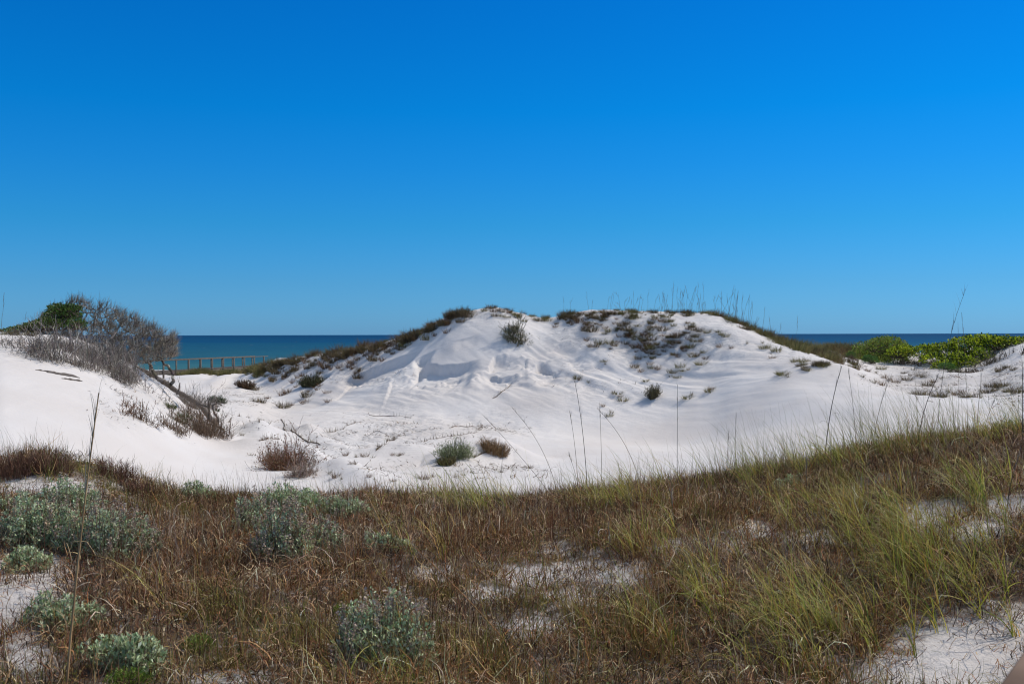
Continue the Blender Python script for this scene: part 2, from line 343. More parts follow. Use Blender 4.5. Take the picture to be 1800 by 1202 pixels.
# gaussian hummocks (photo pixel, radius m, height m)
HG = H.copy()
def bump(u, v, r, h, rx=1.0, ry=1.0, y0=3.0):
    global H
    p = hit(u, v, y0=y0, G=HG)
    H = H + h * np.exp(-(((XX - p[0]) / (r * rx)) ** 2 + ((YY - p[1]) / (r * ry)) ** 2))
for b_ in ((812,806,0.75,0.42,1.3,1.0,15),(872,804,0.7,0.45,1.5,1.0,15),(700,795,0.9,0.28,1.6,.8,15),(690,855,1.2,0.18,2,1,15),(560,770,1.0,0.3,1.8,.7,15),(470,772,0.8,0.4,1.6,.8,15),
           (440,790,0.7,0.35,1,1,15),(520,812,0.8,0.3,1.4,1,15),(600,840,1.0,0.22,1.6,.8,15),(425,745,0.8,0.28,1.5,.8,20),(350,745,0.9,0.3,1,1,20),
           (1440,655,1.3,0.25,1.8,.8,20),(545,660,0.8,0.35,1.3,.8,30),(905,585,0.9,0.3,1.3,.8,30),(480,640,1.2,0.3,1,1,30),
           (1190,600,1.2,0.35,1.3,1,30),(1270,590,1.0,.25,1,1,30),(1130,570,1.3,.3,1.2,1,30),(1700,690,1.0,0.3,1.4,.8,33),(1600,690,0.8,0.25,1.4,.8,33),(1640,665,.9,.3,1.4,1,33)):
    bump(*b_)
# low drift ridges running down from the left dune: a soft crest with a hollow in front
def ridge(pts, h, wdt, y0=15.0):
    global H
    P = [hit(a, b, y0=y0, G=HG) for a, b in pts]
    X_ = np.array([p[0] for p in P]); Y_ = np.array([p[1] for p in P])
    best = np.full(H.shape, 1e9); sg = np.zeros(H.shape); tt = np.zeros(H.shape)
    msk = (YY > Y_.min() - 4) & (YY < Y_.max() + 4) & (XX > X_.min() - 4) & (XX < X_.max() + 4)
    ii = np.where(msk); x = XX[ii]; y = YY[ii]; bd = np.full(x.shape, 1e9); bt = np.zeros(x.shape); n = len(P) - 1
    for k in range(n):
        ax, ay = X_[k], Y_[k]; dx, dy = X_[k + 1] - ax, Y_[k + 1] - ay; L2 = dx * dx + dy * dy
        t = np.clip(((x - ax) * dx + (y - ay) * dy) / L2, 0, 1)
        d = np.hypot(x - ax - t * dx, y - ay - t * dy); s = np.sign((x - ax) * dy - (y - ay) * dx)
        m = d < bd; bd = np.where(m, d, bd); bt = np.where(m, (k + t) / n, bt)
    H[ii] += h * np.exp(-(bd / wdt) ** 2) * np.sin(np.clip(bt, 0, 1) * PI) ** 0.5
ridge([(400,752),(440,762),(500,800),(560,822),(640,858),(690,866)], 0.30, 0.55)
ridge([(500,745),(540,768),(600,790)], 0.22, 0.4)
ridge([(1370,655),(1420,645),(1480,652),(1520,668),(1580,686)], 0.16, 0.9, 20)
ridge([(740,815),(800,812),(900,805),(960,815)], 0.18, 0.8)
# wind-cut scarps on the big face: ground in front of the line drops by h
def scarp(pts, h, L=2.2, wob=0.25, seed=1, y0=34):
    """signed distance to the line on the ground; the side towards the viewer drops by h and heals over L metres"""
    global H
    P = np.array([hit(a, b, y0=y0, G=HG)[:2] for a, b in pts])
    seg = np.hypot(*np.diff(P, axis=0).T); cum = np.concatenate([[0], np.cumsum(seg)])
    msk = (YY > P[:, 1].min() - 3 * L) & (YY < P[:, 1].max() + 1.5) & (XX > P[:, 0].min() - 1.5) & (XX < P[:, 0].max() + 1.5)
    ii = np.where(msk); x = XX[ii] + wob * fbm(XX[ii], YY[ii], 0.9, 3, 50 + seed); y = YY[ii] + wob * fbm(XX[ii] + 31, YY[ii], 0.9, 3, 57 + seed)
    bd = np.full(x.shape, 1e9); sg = np.ones(x.shape); bt = np.zeros(x.shape)
    for k in range(len(P) - 1):
        ax_, ay_ = P[k]; dx, dy = P[k + 1] - P[k]; t = np.clip(((x - ax_) * dx + (y - ay_) * dy) / (dx * dx + dy * dy), 0, 1)
        d = np.hypot(x - ax_ - t * dx, y - ay_ - t * dy); s_ = np.sign((x - ax_) * dy - (y - ay_) * dx)
        m = d < bd; bd = np.where(m, d, bd); sg = np.where(m, s_, sg); bt = np.where(m, cum[k] + t * seg[k], bt)
    d = bd * sg; te = min(1.1, 0.4 * cum[-1]); tp = sstep(0, te, bt) * (1 - sstep(cum[-1] - te, cum[-1], bt))
    H[ii] -= h * tp * sstep(-0.02, 0.05, d) * np.exp(-(np.clip(d, 0, None) / (1.5 * L)) ** 2)
scarp([(598,668),(625,660),(665,642),(694,630),(706,624),(722,618),(748,607)], 0.50, 1.3, 0.10, seed=1)
scarp([(724,634),(742,625),(768,614)], 0.44, 1.2, 0.12, seed=3)
scarp([(744,633),(756,640),(775,642),(800,640),(822,638),(848,632)], 0.50, 1.4, 0.12, seed=4)
scarp([(846,650),(860,645),(872,622)], 0.38, 1.0, 0.1, seed=5)
scarp([(850,650),(880,657),(905,656),(925,650)], 0.24, 1.0, 0.1, seed=6)
scarp([(930,652),(945,640),(964,634)], 0.36, 0.9, 0.1, seed=7)
scarp([(552,642),(560,640),(574,635)], 0.25, 1.0, seed=8)
scarp([(560,662),(575,656),(590,655)], 0.20, 1.0, seed=9)
for u_, v_, l_, h_, q_ in ((930,655,60,.16,-4),(985,640,50,.14,-22),(1010,652,60,.13,-26),(880,668,60,.12,-24),(935,680,50,.12,-30),(775,660,60,.14,-12),(830,655,40,.14,-8),(1060,622,60,.16,-30),
                           (1090,640,50,.14,-30),(1130,630,60,.16,-30),(1000,690,60,.10,-30),(1070,604,50,.18,-26),(960,620,40,.12,-24),(545,672,40,.16,-16),(520,690,40,.16,-18),(1180,620,50,.14,-26),(730,600,50,.12,-18),(800,600,40,.08,-14)):
    scarp([(u_, v_), (u_ + l_ * 0.5, v_ + q_ * 0.5 + rs.normal(0, 2)), (u_ + l_, v_ + q_)], h_, 0.8, 0.22, int(u_) % 37 + 12)
# crumbled clods below the scarps
cl = blob(700, 660, 60, 18, ymin=36, ymax=60) + blob(800, 665, 70, 14, ymin=36, ymax=60) + blob(900, 640, 30, 30, ymin=36, ymax=60) + blob(990, 640, 60, 12, ymin=36, ymax=60) + blob(640,665,50,10,ymin=36,ymax=60)
H = H + np.clip(cl, 0, 1) * 0.09 * np.clip(fbm(XX, YY, 0.28, 2, 61) - 0.1, 0, 1) * 2
UU, VV = row(XX, YY, H)

# bare sand in the foreground (photo pixels): u, v, ru, rv, strength
def blobs(u, v, lst):
    s = np.zeros_like(u)
    for a in lst: s = np.maximum(s, a[4] * np.exp(-(((u - a[0]) / (0.82 * a[2])) ** 2 + ((v - a[1]) / (0.82 * a[3])) ** 2) ** 1.5))
    return s
BARE = [(20,1040,95,70,1.0),(60,1000,70,34,1.0),(10,1110,60,36,.8),(110,858,90,22,.75),(215,840,40,18,.6),(30,850,60,22,.8),(310,905,40,14,.5),
        (930,1012,80,24,.95),(1030,1003,85,20,.75),(1000,965,80,14,.4),(1000,1050,80,22,.45),(860,1040,60,20,.5),(760,1010,60,16,.5),(1100,1010,80,30,.5),
        (1650,905,76,28,1.0),(1705,930,90,22,.9),(1775,895,70,26,.8),(1330,930,60,16,.6),(700,1060,60,18,.5),(470,1140,60,16,.4),(1745,1150,190,75,1.2),(1640,1195,170,60,1.2),(1820,1110,120,50,1.1),(1540,1210,110,40,1),
        (1430,945,60,16,.6),(1440,905,50,14,.4),(1280,960,60,20,.35),(1180,960,50,20,.4),(50,1160,60,30,.6),(390,1195,90,24,.5),(130,1090,40,20,.4),(940,1100,100,30,.35)]
CLEAR = [(2300,920,120,30,.8),(-500,960,120,40,.8),(222,1212,70,40,.85),(345,1158,46,26,.8),(602,1092,30,16,.7),(515,1012,70,22,.6),(670,1190,110,22,.6),(60,972,80,18,.6),(185,990,100,18,.5),(450,960,50,16,.5),(110,1112,80,18,.6),(700,1210,70,24,.7),(720,975,30,16,.4)]
LITTER_SHADE = np.clip(1.0 - 0.85 * blobs(UU, VV, BARE), 0.1, 1)
n_u, n_y = H.shape
V = np.stack([XX, YY, H], -1).reshape(-1, 3)
idx = np.arange(n_u * n_y).reshape(n_u, n_y)
Fq = np.stack([idx[:-1, :-1], idx[1:, :-1], idx[1:, 1:], idx[:-1, 1:]], -1).reshape(-1, 4)
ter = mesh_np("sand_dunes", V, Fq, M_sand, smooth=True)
tag(ter, kind="structure")
litter_shade = np.clip((rough - 0.35) * 1.4, 0, 1) * far * 0.42 + (1 - sstep(12.8, 14.0, YY)) * LITTER_SHADE  # foreground term darkens the ground as painted shade under the grass
for nm, arr in (("litter_shade", litter_shade), ("rough", rough)):
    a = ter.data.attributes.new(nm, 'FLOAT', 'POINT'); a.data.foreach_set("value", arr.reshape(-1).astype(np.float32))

# sea: graded sheet out to the horizon
gx = np.concatenate([-np.geomspace(40000, 200, 24), np.linspace(-150, 150, 7), np.geomspace(200, 40000, 24)])
gy = np.geomspace(140, 45000, 60)
SX, SY = np.meshgrid(gx, gy, indexing='ij'); sv = np.stack([SX, SY, np.full_like(SX, -6.0)], -1).reshape(-1, 3)
si = np.arange(SX.size).reshape(SX.shape)
tag(mesh_np("sea", sv, np.stack([si[:-1, :-1], si[1:, :-1], si[1:, 1:], si[:-1, 1:]], -1).reshape(-1, 4), M_sea), kind="structure")

# ------------------------------------------------------------------ plant geometry
def ribbons(root, L, th0, kap, phi, om, wd, seg, col, wob=0.0, rng=rs, tip=0.15, tipcol=None, flat=None):
    """curved flat blades; all arguments broadcast to N"""
    root = np.asarray(root, dtype=float); N = len(root)
    B = lambda a: np.broadcast_to(np.asarray(a, dtype=float), (N,))
    L, th0, kap, phi, om, wd = map(B, (L, th0, kap, phi, om, wd))
    t = (np.arange(seg) + 0.5) / seg
    th = th0[:, None] + kap[:, None] * t[None] + wob * rng.randn(N, seg)
    ph = phi[:, None] + om[:, None] * t[None] + wob * 1.2 * rng.randn(N, seg)
    d = np.stack([np.sin(th) * np.cos(ph), np.sin(th) * np.sin(ph), np.cos(th)], -1) * (L / seg)[:, None, None]
    P = np.concatenate([np.zeros((N, 1, 3)), np.cumsum(d, 1)], 1) + root[:, None, :]
    sa = phi + PI / 2 + rng.uniform(-0.9, 0.9, N)
    side = np.stack([np.cos(sa), np.sin(sa), 0.25 * rng.randn(N)], -1)
    tt = np.linspace(0, 1, seg + 1)
    ww = (1 - (1 - tip) * tt ** 1.6)[None, :, None] * wd[:, None, None] * 0.5
    Vv = np.stack([P - side[:, None] * ww, P + side[:, None] * ww], 2)     # N,seg+1,2,3
    base = np.arange(N)[:, None] * (2 * (seg + 1)) + np.arange(seg)[None] * 2
    Fc = np.stack([base, base + 1, base + 3, base + 2], -1).reshape(-1, 4)
    C = np.broadcast_to(np.asarray(col, dtype=float), (N, 3))[:, None, None, :]
    if tipcol is not None:
        C = C * (1 - tt[None, :, None, None]) + np.broadcast_to(tipcol, (N, 3))[:, None, None, :] * tt[None, :, None, None]
    C = np.broadcast_to(C, Vv.shape)
    return Vv.reshape(-1, 3), Fc, C.reshape(-1, 3)
def join(*parts):
    Vs, Fs, Cs, n = [], [], [], 0
    for v, f, c in parts:
        Vs.append(v); Fs.append(f + n); Cs.append(c); n += len(v)
    return np.concatenate(Vs), np.concatenate(Fs), np.concatenate(Cs)
def pal(cols, wts, N, rng=rs, jit=0.18):
    c = lin(np.array(cols)); w_ = np.array(wts, dtype=float); w_ /= w_.sum()
    k = rng.choice(len(cols), N, p=w_)
    return np.clip(c[k] * (1 + jit * rng.randn(N, 1)) * (1 + 0.05 * rng.randn(N, 3)), 0.003, 0.95)
def leaves(P, D, size, asp, col, rng=rs, bend=0.35):
    """obovate leaves: P positions, D unit directions; 2 quads folded along the middle, 6 verts each"""
    N = len(P); r = rng.randn(N, 3); s = np.cross(D, r); s /= np.linalg.norm(s, axis=1)[:, None] + 1e-9
    nrm = np.cross(s, D); size = np.broadcast_to(size, (N,))[:, None]; w_ = size * asp * 0.5
    a = P; b = P + D * size * 0.55 + nrm * size * bend * 0.3; c = P + D * size - nrm * size * bend * 0.25
    l = P + D * size * 0.62 + s * w_ + nrm * size * 0.10; r_ = P + D * size * 0.62 - s * w_ + nrm * size * 0.10
    Vv = np.stack([a, l, c, b, r_], 1).reshape(-1, 3); i = np.arange(N)[:, None] * 5
    Fc = np.concatenate([i + np.array([[0, 3, 2, 1]]), i + np.array([[0, 4, 2, 3]])], 0)
    return Vv, Fc, np.repeat(np.broadcast_to(col, (N, 3)), 5, 0)
def tubes(segs, sides=5, col=(0.2, 0.2, 0.2)):
    """segs: array (n,2,3) and radii (n,2)"""
    S, R = segs; S = np.asarray(S, dtype=float); R = np.asarray(R, dtype=float); n = len(S)
    d = S[:, 1] - S[:, 0]; d /= np.linalg.norm(d, axis=1)[:, None] + 1e-9
    a = np.where(np.abs(d[:, 2:3]) < 0.9, np.array([[0, 0, 1.0]]), np.array([[1.0, 0, 0]]))
    e1 = np.cross(d, a); e1 /= np.linalg.norm(e1, axis=1)[:, None]; e2 = np.cross(d, e1)
    ang = np.arange(sides) * 2 * PI / sides
    ring = e1[:, None] * np.cos(ang)[None, :, None] + e2[:, None] * np.sin(ang)[None, :, None]
    A = S[:, 0][:, None] + ring * R[:, 0][:, None, None]; B_ = S[:, 1][:, None] + ring * R[:, 1][:, None, None]
    Vv = np.concatenate([A, B_], 1).reshape(-1, 3); b = np.arange(n)[:, None] * 2 * sides; k = np.arange(sides)[None]
    Fc = np.stack([b + k, b + (k + 1) % sides, b + sides + (k + 1) % sides, b + sides + k], -1).reshape(-1, 4)
    return Vv, Fc, np.repeat(np.broadcast_to(np.asarray(col, dtype=float), (n, 3)), 2 * sides, 0)
def path_tube(pts, rad, sides=6):
    """one connected tube along a polyline"""
    P = np.asarray(pts, dtype=float); n = len(P); T = np.gradient(P, axis=0); T /= np.linalg.norm(T, axis=1)[:, None]
    a = np.array([0.3, 1, 0.1]); e1 = np.cross(T, a); e1 /= np.linalg.norm(e1, axis=1)[:, None]; e2 = np.cross(T, e1)
    ang = np.arange(sides) * 2 * PI / sides; rad = np.broadcast_to(rad, (n,))
    Vv = (P[:, None] + (e1[:, None] * np.cos(ang)[None, :, None] + e2[:, None] * np.sin(ang)[None, :, None]) * rad[:, None, None]).reshape(-1, 3)
    b = np.arange(n - 1)[:, None] * sides; k = np.arange(sides)[None]
    Fc = np.stack([b + k, b + (k + 1) % sides, b + sides + (k + 1) % sides, b + sides + k], -1).reshape(-1, 4)
    return Vv, Fc
def catmull(pts, n):
    P = np.asarray(pts, dtype=float); t = np.linspace(0, len(P) - 1, n)
    return np.stack([pchip(np.arange(len(P), dtype=float), P[:, k], t) for k in range(3)], -1)

# palettes (sRGB as the dry material itself)
BROWN = [(160, 118, 72), (168, 110, 68), (112, 72, 44), (204, 166, 114), (240, 214, 170), (78, 60, 38), (164, 146, 74)]
OLIVE = [(112, 112, 52), (134, 128, 60), (90, 98, 46), (150, 134, 74), (168, 142, 92)]
GREEN = [(158, 168, 52), (120, 138, 44), (198, 194, 80), (220, 204, 108), (212, 160, 80), (82, 102, 42)]
GREYTW = [(150, 142, 128), (120, 112, 102), (180, 170, 154), (90, 82, 74)]

def scatter(n, y0, y1, u0, u1, dens):
    """roots, uniform over ground area of the wedge, thinned by dens(u, v, x, y)"""
    y = np.sqrt(rs.uniform(y0 ** 2, y1 ** 2, n)); u = rs.uniform(u0, u1, n); x = (u - 900) / F * y
    z = ground(x, y); uu, vv = row(x, y, z)
    k = rs.rand(n) < dens(uu, vv, x, y)
    return np.stack([x[k], y[k], z[k]], -1)
def bare(u, v, x, y):
    return np.clip(np.maximum(blobs(u, v, BARE), blobs(u, v, CLEAR)) * (0.98 + 1.15 * fbm(x, y, 0.45, 3, 71)), 0, 1)
def veg(u, v, x, y):
    mound = (1 - sstep(225, 275, u)) * sstep(10.3, 11.2, y) * np.clip(0.9 - 1.2 * fbm(x, y, 0.6, 2, 72), 0, 1)
    edge = 1 - sstep(12.9, 13.9, y + 0.5 * fbm(x, y, 0.8, 2, 73))
    return np.clip(1 - 1.15 * bare(u, v, x, y), 0.02, 1) * edge * (1 - 0.85 * mound) * (1 - 0.4 * (sstep(1850, 2000, u) + 1 - sstep(-200, -60, u)))

# ---- dry brown bunch grass (stuff): clumps of curling blades
def clumps_to_blades(C, per, spread):
    n = rs.poisson(per, len(C)); k = np.repeat(np.arange(len(C)), n); N = len(k)
    r = np.abs(rs.randn(N)) * spread; a = rs.uniform(0, 2 * PI, N)
    x = C[k, 0] + r * np.cos(a); y = C[k, 1] + r * np.sin(a)
    return k, np.stack([x, y, ground(x, y) - 0.01], -1), a
def dfun(u, v, x, y): return veg(u, v, x, y) * np.clip(0.75 + 0.5 * fbm(x, y, 1.1, 3, 75), 0.15, 1)
C = scatter(8500, 3.6, 14.2, -1150, 2900, dfun)
k, R_, a = clumps_to_blades(C, 70, 0.095)
cl_h = np.clip(0.20 + 0.26 * fbm(C[:, 0], C[:, 1], 0.8, 4, 77) + 0.075 * rs.randn(len(C)), 0.06, 0.44)
cn = fbm(C[:, 0], C[:, 1], 1.8, 3, 79)
N = len(k); col = pal(BROWN, [5, 4, 4, 3.0, 1.9, 1.8, 1.2], N, jit=0.28)
gr = (cn[k] + 0.25 * rs.randn(N)) > 0.28; col[gr] = pal(OLIVE, [2, 3, 2, 3, 3], int(gr.sum()))
gy_ = (cn[k] + 0.25 * rs.randn(N)) < -0.32; col[gy_] = pal([(150, 132, 112), (170, 150, 128), (120, 104, 88)], [2, 2, 2], int(gy_.sum()))
dr = ribbons(R_, cl_h[k] * rs.uniform(0.5, 1.5, N), rs.uniform(0.15, 1.5, N), rs.uniform(-0.8, 3.8, N), a + 0.9 * rs.randn(N), rs.uniform(-1.2, 1.2, N),
             rs.uniform(0.0030, 0.0075, N) * (0.75 + 0.035 * R_[:, 1]), 5, col, 0.46)
# wiry curled tangle lying low; dark old litter colours also paint shaded gaps
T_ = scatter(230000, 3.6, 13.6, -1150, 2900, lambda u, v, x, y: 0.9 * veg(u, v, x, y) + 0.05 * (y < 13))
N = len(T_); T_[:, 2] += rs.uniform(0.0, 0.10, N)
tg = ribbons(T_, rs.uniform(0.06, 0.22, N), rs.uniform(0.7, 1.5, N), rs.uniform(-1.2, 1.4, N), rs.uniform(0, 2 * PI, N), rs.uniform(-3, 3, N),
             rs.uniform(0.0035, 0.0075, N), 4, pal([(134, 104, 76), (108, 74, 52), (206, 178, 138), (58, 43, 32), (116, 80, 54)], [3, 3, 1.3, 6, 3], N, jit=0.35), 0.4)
# upright reddish seed stems
S_ = scatter(16000, 3.8, 13.9, -1150, 2900, lambda u, v, x, y: veg(u, v, x, y) * np.clip(0.4 + 1.2 * fbm(x, y, 1.6, 2, 83), 0, 1) * (1 - 0.6 * sstep(1000, 1300, u)))
N = len(S_)
st = ribbons(S_, rs.uniform(0.28, 0.55, N), rs.uniform(0, 0.28, N), rs.uniform(0, 0.6, N), rs.uniform(0, 2 * PI, N), 0.3, rs.uniform(0.0028, 0.0045, N), 4,
             pal([(130, 84, 58), (112, 72, 50), (154, 112, 78), (96, 66, 48)], [4, 4, 2, 2], N), 0.10)
Q_ = scatter(106000, 3.6, 13.4, -1150, 2900, lambda u, v, x, y: 0.8 * veg(u, v, x, y) * np.clip(0.35 + 1.3 * fbm(x, y, 0.5, 3, 87), 0, 1))
N = len(Q_); Q_[:, 2] += rs.uniform(0.0, 0.10, N)
ql = ribbons(Q_, rs.uniform(0.14, 0.36, N), rs.uniform(0.1, 1.3, N), rs.uniform(1.0, 4.6, N), rs.uniform(0, 2 * PI, N), rs.uniform(-2.0, 2.0, N),
             rs.uniform(0.0045, 0.0088, N), 7, pal([(196, 164, 128), (170, 128, 92), (236, 214, 180), (144, 104, 74), (206, 176, 130)], [3, 3, 2.2, 2, 2], N, jit=0.25), 0.16, tip=0.3)
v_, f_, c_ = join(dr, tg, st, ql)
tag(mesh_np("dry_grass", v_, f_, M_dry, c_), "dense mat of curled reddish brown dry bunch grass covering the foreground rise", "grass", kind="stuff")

# ---- green sea oat leaves (stuff) arching to the left: heavy at right, thin along the rise
GA = [(2150,1000,200,120,.7),(2500,950,160,90,.5),(-350,1000,120,80,.3),(1560,1010,270,120,1.0),(1380,1100,260,100,.9),(1180,1120,120,60,.6),(1700,900,160,60,.6),(1480,930,150,60,.6),(1750,1050,100,70,.8),(860,900,90,22,.5),(1080,890,90,22,.45),
      (700,1190,120,40,.35),(540,960,60,30,.25),(1150,980,60,50,.35),(300,1050,150,40,.16),(720,960,70,30,.25)]
def gd(u, v, x, y):
    rim = np.exp(-((y - 12.2) / 0.75) ** 2) * (0.30 * sstep(560, 700, u) + 0.35 * sstep(1150, 1350, u))
    a_ = np.maximum(blobs(u, v, GA), 0) * (1 - 0.8 * np.clip(blobs(u, v, BARE), 0, 1))
    return np.clip(np.maximum(a_, rim) * np.clip(0.6 + 1.3 * fbm(x, y, 0.6, 3, 91), 0, 1), 0, 1)
C = scatter(13500, 3.8, 13.2, -800, 2900, gd)
k, R_, a = clumps_to_blades(C, 9.5, 0.035)
N = len(k)
ph = PI + rs.normal(0, 0.8, N)                                        # wind-combed to the left
Lg = rs.uniform(0.35, 0.8, len(C))[k] * rs.uniform(0.6, 1.15, N)
og = ribbons(R_, Lg, rs.uniform(0.02, 0.55, N), rs.uniform(0.4, 2.2, N) , ph, rs.uniform(-0.4, 0.4, N), rs.uniform(0.0035, 0.0075, N), 7,
             pal(GREEN, [4, 3, 3.4, 3, 2.4, 2], N, jit=0.3), 0.05, tip=0.08, tipcol=pal([(180, 160, 92), (146, 150, 74), (190, 150, 100), (110, 128, 58)], [3, 3, 2, 2], N))
# thin blades standing against the white sand all along the rise
P_ = scatter(58000, 11.2, 13.4, -1150, 2900, lambda u, v, x, y: np.clip(0.30 + 0.9 * fbm(x, y, 0.45, 2, 95), 0, 1) * (0.16 + 0.30 * sstep(550, 700, u) + 0.45 * sstep(1150, 1400, u)) * 0.30)
N = len(P_)
pg = ribbons(P_, rs.uniform(0.28, 0.62, N) * (1 + 0.7 * sstep(1050, 1400, 900 + F * P_[:, 0] / P_[:, 1])), rs.uniform(0, 0.35, N), rs.uniform(0.1, 1.3, N), PI + rs.normal(0, 0.9, N), rs.uniform(-0.3, 0.3, N),
             rs.uniform(0.0028, 0.0046, N), 6, pal([(120, 124, 66), (146, 138, 80), (126, 98, 66), (100, 104, 56)], [3, 3, 2, 2], N), 0.03, tip=0.1)
v_, f_, c_ = join(og, pg)
tag(mesh_np("green_grass", v_, f_, M_green, c_), "long yellow green grass blades arching left over the brown mat", "grass", kind="stuff")

# ---- tiny herbs in the mat
Hb = scatter(2600, 3.8, 13, -200, 2040, lambda u, v, x, y: veg(u, v, x, y) * np.clip(-0.1 + 2.2 * fbm(x, y, 0.7, 3, 97), 0, 1) * 0.7)
k, R_, a = clumps_to_blades(Hb, 16, 0.05); N = len(k); R_[:, 2] += rs.uniform(0.02, 0.14, N)
D_ = np.stack([np.cos(a), np.sin(a), rs.uniform(0.2, 1.4, N)], -1); D_ /= np.linalg.norm(D_, axis=1)[:, None]
v_, f_, c_ = leaves(R_, D_, rs.uniform(0.012, 0.028, N), 0.4, pal([(92, 112, 56), (112, 128, 84), (84, 104, 62), (120, 128, 66)], [3, 2, 3, 2], N))
tag(mesh_np("ground_herbs", v_, f_, M_leaf, c_), "small green creeping herbs scattered low through the brown grass", "ground cover", kind="stuff")

# ---- litter on the open sand: bowl, debris slope, hill, foreground patches (stuff)
LB = [(230,700,70,40,1),(110,615,110,22,1),(320,735,60,35,1),(690,760,150,34,.55),(860,765,80,30,.5),(560,790,110,36,.5),(640,825,160,26,.35),(860,830,120,22,.5),(430,700,70,24,.5),
      (1110,595,130,40,.6),(1230,600,110,40,.6),(900,550,90,14,.7),(540,650,90,26,.6),(1640,665,130,30,.9),(1770,670,70,50,1),(1560,655,50,20,.8),(450,735,50,30,.4),(700,655,90,20,.2),(1040,660,100,40,.3)]
def ld(u, v, x, y): return np.clip(blobs(u, v, LB) * np.clip(0.25 + 1.6 * fbm(x, y, 1.1, 3, 99), 0, 1.2), 0, 1)
L_ = scatter(300000, 21, 72, -100, 1950, ld); N = len(L_); L_[:, 2] += 0.015
lt1 = ribbons(L_, rs.uniform(0.04, 0.26, N), rs.uniform(1.15, 1.62, N), rs.uniform(-0.3, 0.3, N), rs.uniform(0, 2 * PI, N), rs.uniform(-1.5, 1.5, N),
              rs.uniform(0.010, 0.030, N), 3, pal([(110, 92, 74), (84, 70, 58), (140, 118, 92), (118, 110, 102)], [3, 3, 2, 2], N), 0.25)
L2 = scatter(5200, 3.8, 12.8, -200, 2040, lambda u, v, x, y: np.clip(0.15 + 0.8 * blobs(u, v, BARE) + 0.5 * fbm(x, y, .5, 2, 98), 0, 1) * 0.75); N = len(L2); L2[:, 2] += 0.004
lt2 = ribbons(L2, rs.uniform(0.05, 0.32, N), rs.uniform(0.9, 1.5, N), rs.uniform(0.1, 0.9, N), rs.uniform(0, 2 * PI, N), rs.uniform(-2.4, 2.4, N),
              rs.uniform(0.002, 0.0045, N), 5, pal([(140, 108, 80), (104, 80, 62), (170, 140, 108)], [3, 3, 2], N), 0.18)
v_, f_, c_ = join(lt1, lt2)
tag(mesh_np("plant_litter", v_, f_, M_twig, c_), "dark dead stems and plant scraps strewn over the white sand", "litter", kind="stuff")

# ------------------------------------------------------------------ sea oat stalks in the foreground
def stalk(u, D, tip, label, r=0.0035, head=0.0, col=(128, 104, 76), bendk=0.12, base_v=None, parts_leaf=False, dy=0.0, headcol=(120, 110, 100)):
    if base_v is not None: b = hit(u, base_v, y0=3.5, y1=14)
    else:
        x = (u - 900) / F * D; b = np.array([x, D, float(ground(x, D))])
    Dt = b[1] + dy; t_ = np.array([(tip[0] - 900) / F * Dt, Dt, -(tip[1] - float(hor(tip[0]))) / F * Dt])
    e = empty("sea_oat_stalk", b, label, "grass stalk", "bare sea oat stalks rising from the foreground grass")
    q = t_ - b; mid = q * 0.5 + np.array([-q[0] * bendk * 1.2, 0, np.linalg.norm(q) * bendk * 0.25])
    pts = catmull([np.array([0, 0, -0.03]), q * 0.25 + (mid - q * 0.5) * 0.7, mid, q * 0.76 + (mid - q * 0.5) * 0.75, q], 16)
    rad = np.linspace(r, r * 0.45, 16)
    vv, ff = path_tube(pts, rad, 5)
    cc = np.repeat(np.clip(lin(col)[None] * (1 + 0.25 * np.sin(np.arange(16) * 1.7 + u))[:, None], 0, 1), 5, 0)
    mesh_np("stem", vv, ff, M_twig, cc, e)
    n = 15; pos = rs.uniform(0.62 if head else 0.80, 1.0, n)
    P = np.stack([np.interp(pos * 15, np.arange(16), pts[:, j]) for j in range(3)], -1)
    dirn = q / np.linalg.norm(q); L = (0.09 + 0.10 * head) * rs.uniform(0.5, 1.1, n)
    ph = math.atan2(dirn[1], dirn[0]) + rs.normal(0, 0.8, n)
    th = math.acos(np.clip(dirn[2], -1, 1))
    vv, ff, cc = ribbons(P, L, th + rs.normal(0, 0.12, n), 0.25, ph if th > 0.2 else rs.uniform(0, 2 * PI, n), 0, 0.003 + 0.002 * head, 3, lin(np.array(headcol) * 1.25), 0.05)
    mesh_np("seed_head", vv, ff, M_dry, cc, e)
    if parts_leaf:
        n = 3; P = pts[[5, 6, 7]]
        vv, ff, cc = ribbons(P, rs.uniform(0.15, 0.28, n), 0.5, 2.4, rs.choice([0.2, PI - 0.2], n), 1.0, 0.008, 8, lin((110, 100, 92)), 0.15)
        mesh_np("dead_leaf", vv, ff, M_dry, cc, e)
    return e
stalk(110, 5.45, (173, 690), "tall thick tan stalk nearest the camera at left, rising past the silvery shrubs", 0.0078, 0.9, (178, 142, 100), 0.04, headcol=(140, 130, 116))
stalk(984, 12.3, (900, 716), "thin stalk leaning far left across the bowl, left of the upright group of stalks", 0.0032)
stalk(1017, 12.4, (1001, 722), "short nearly upright stalk between the far left leaner and the tallest of the middle group")
stalk(1033, 12.3, (1010, 668), "tallest dark stalk of the middle group, slightly tilted left against the dune face", 0.0045, 0.3, (78, 68, 58))
stalk(1058, 12.4, (1054, 716), "upright stalk just right of the tallest dark one in the middle group")
stalk(1130, 12.3, (1049, 716), "thin stalk leaning left so its tip meets the top of an upright stalk")
stalk(1190, 12.3, (1191, 675), "solitary dead straight vertical stalk with a small cross piece halfway up", 0.004, 0.2, (100, 92, 82))
stalk(1291, 12.2, (1294, 730), "short upright stalk between the solitary vertical one and the thick curled leaf stalk")
stalk(1277, 12.2, (1281, 762), "very short stub stalk beside the short upright stalk on the rise")
stalk(980, 12.2, (848, 728), "long wiry stalk bowing left above the brown tuft in the bowl", 0.003, 0, (110, 92, 70), 0.02)
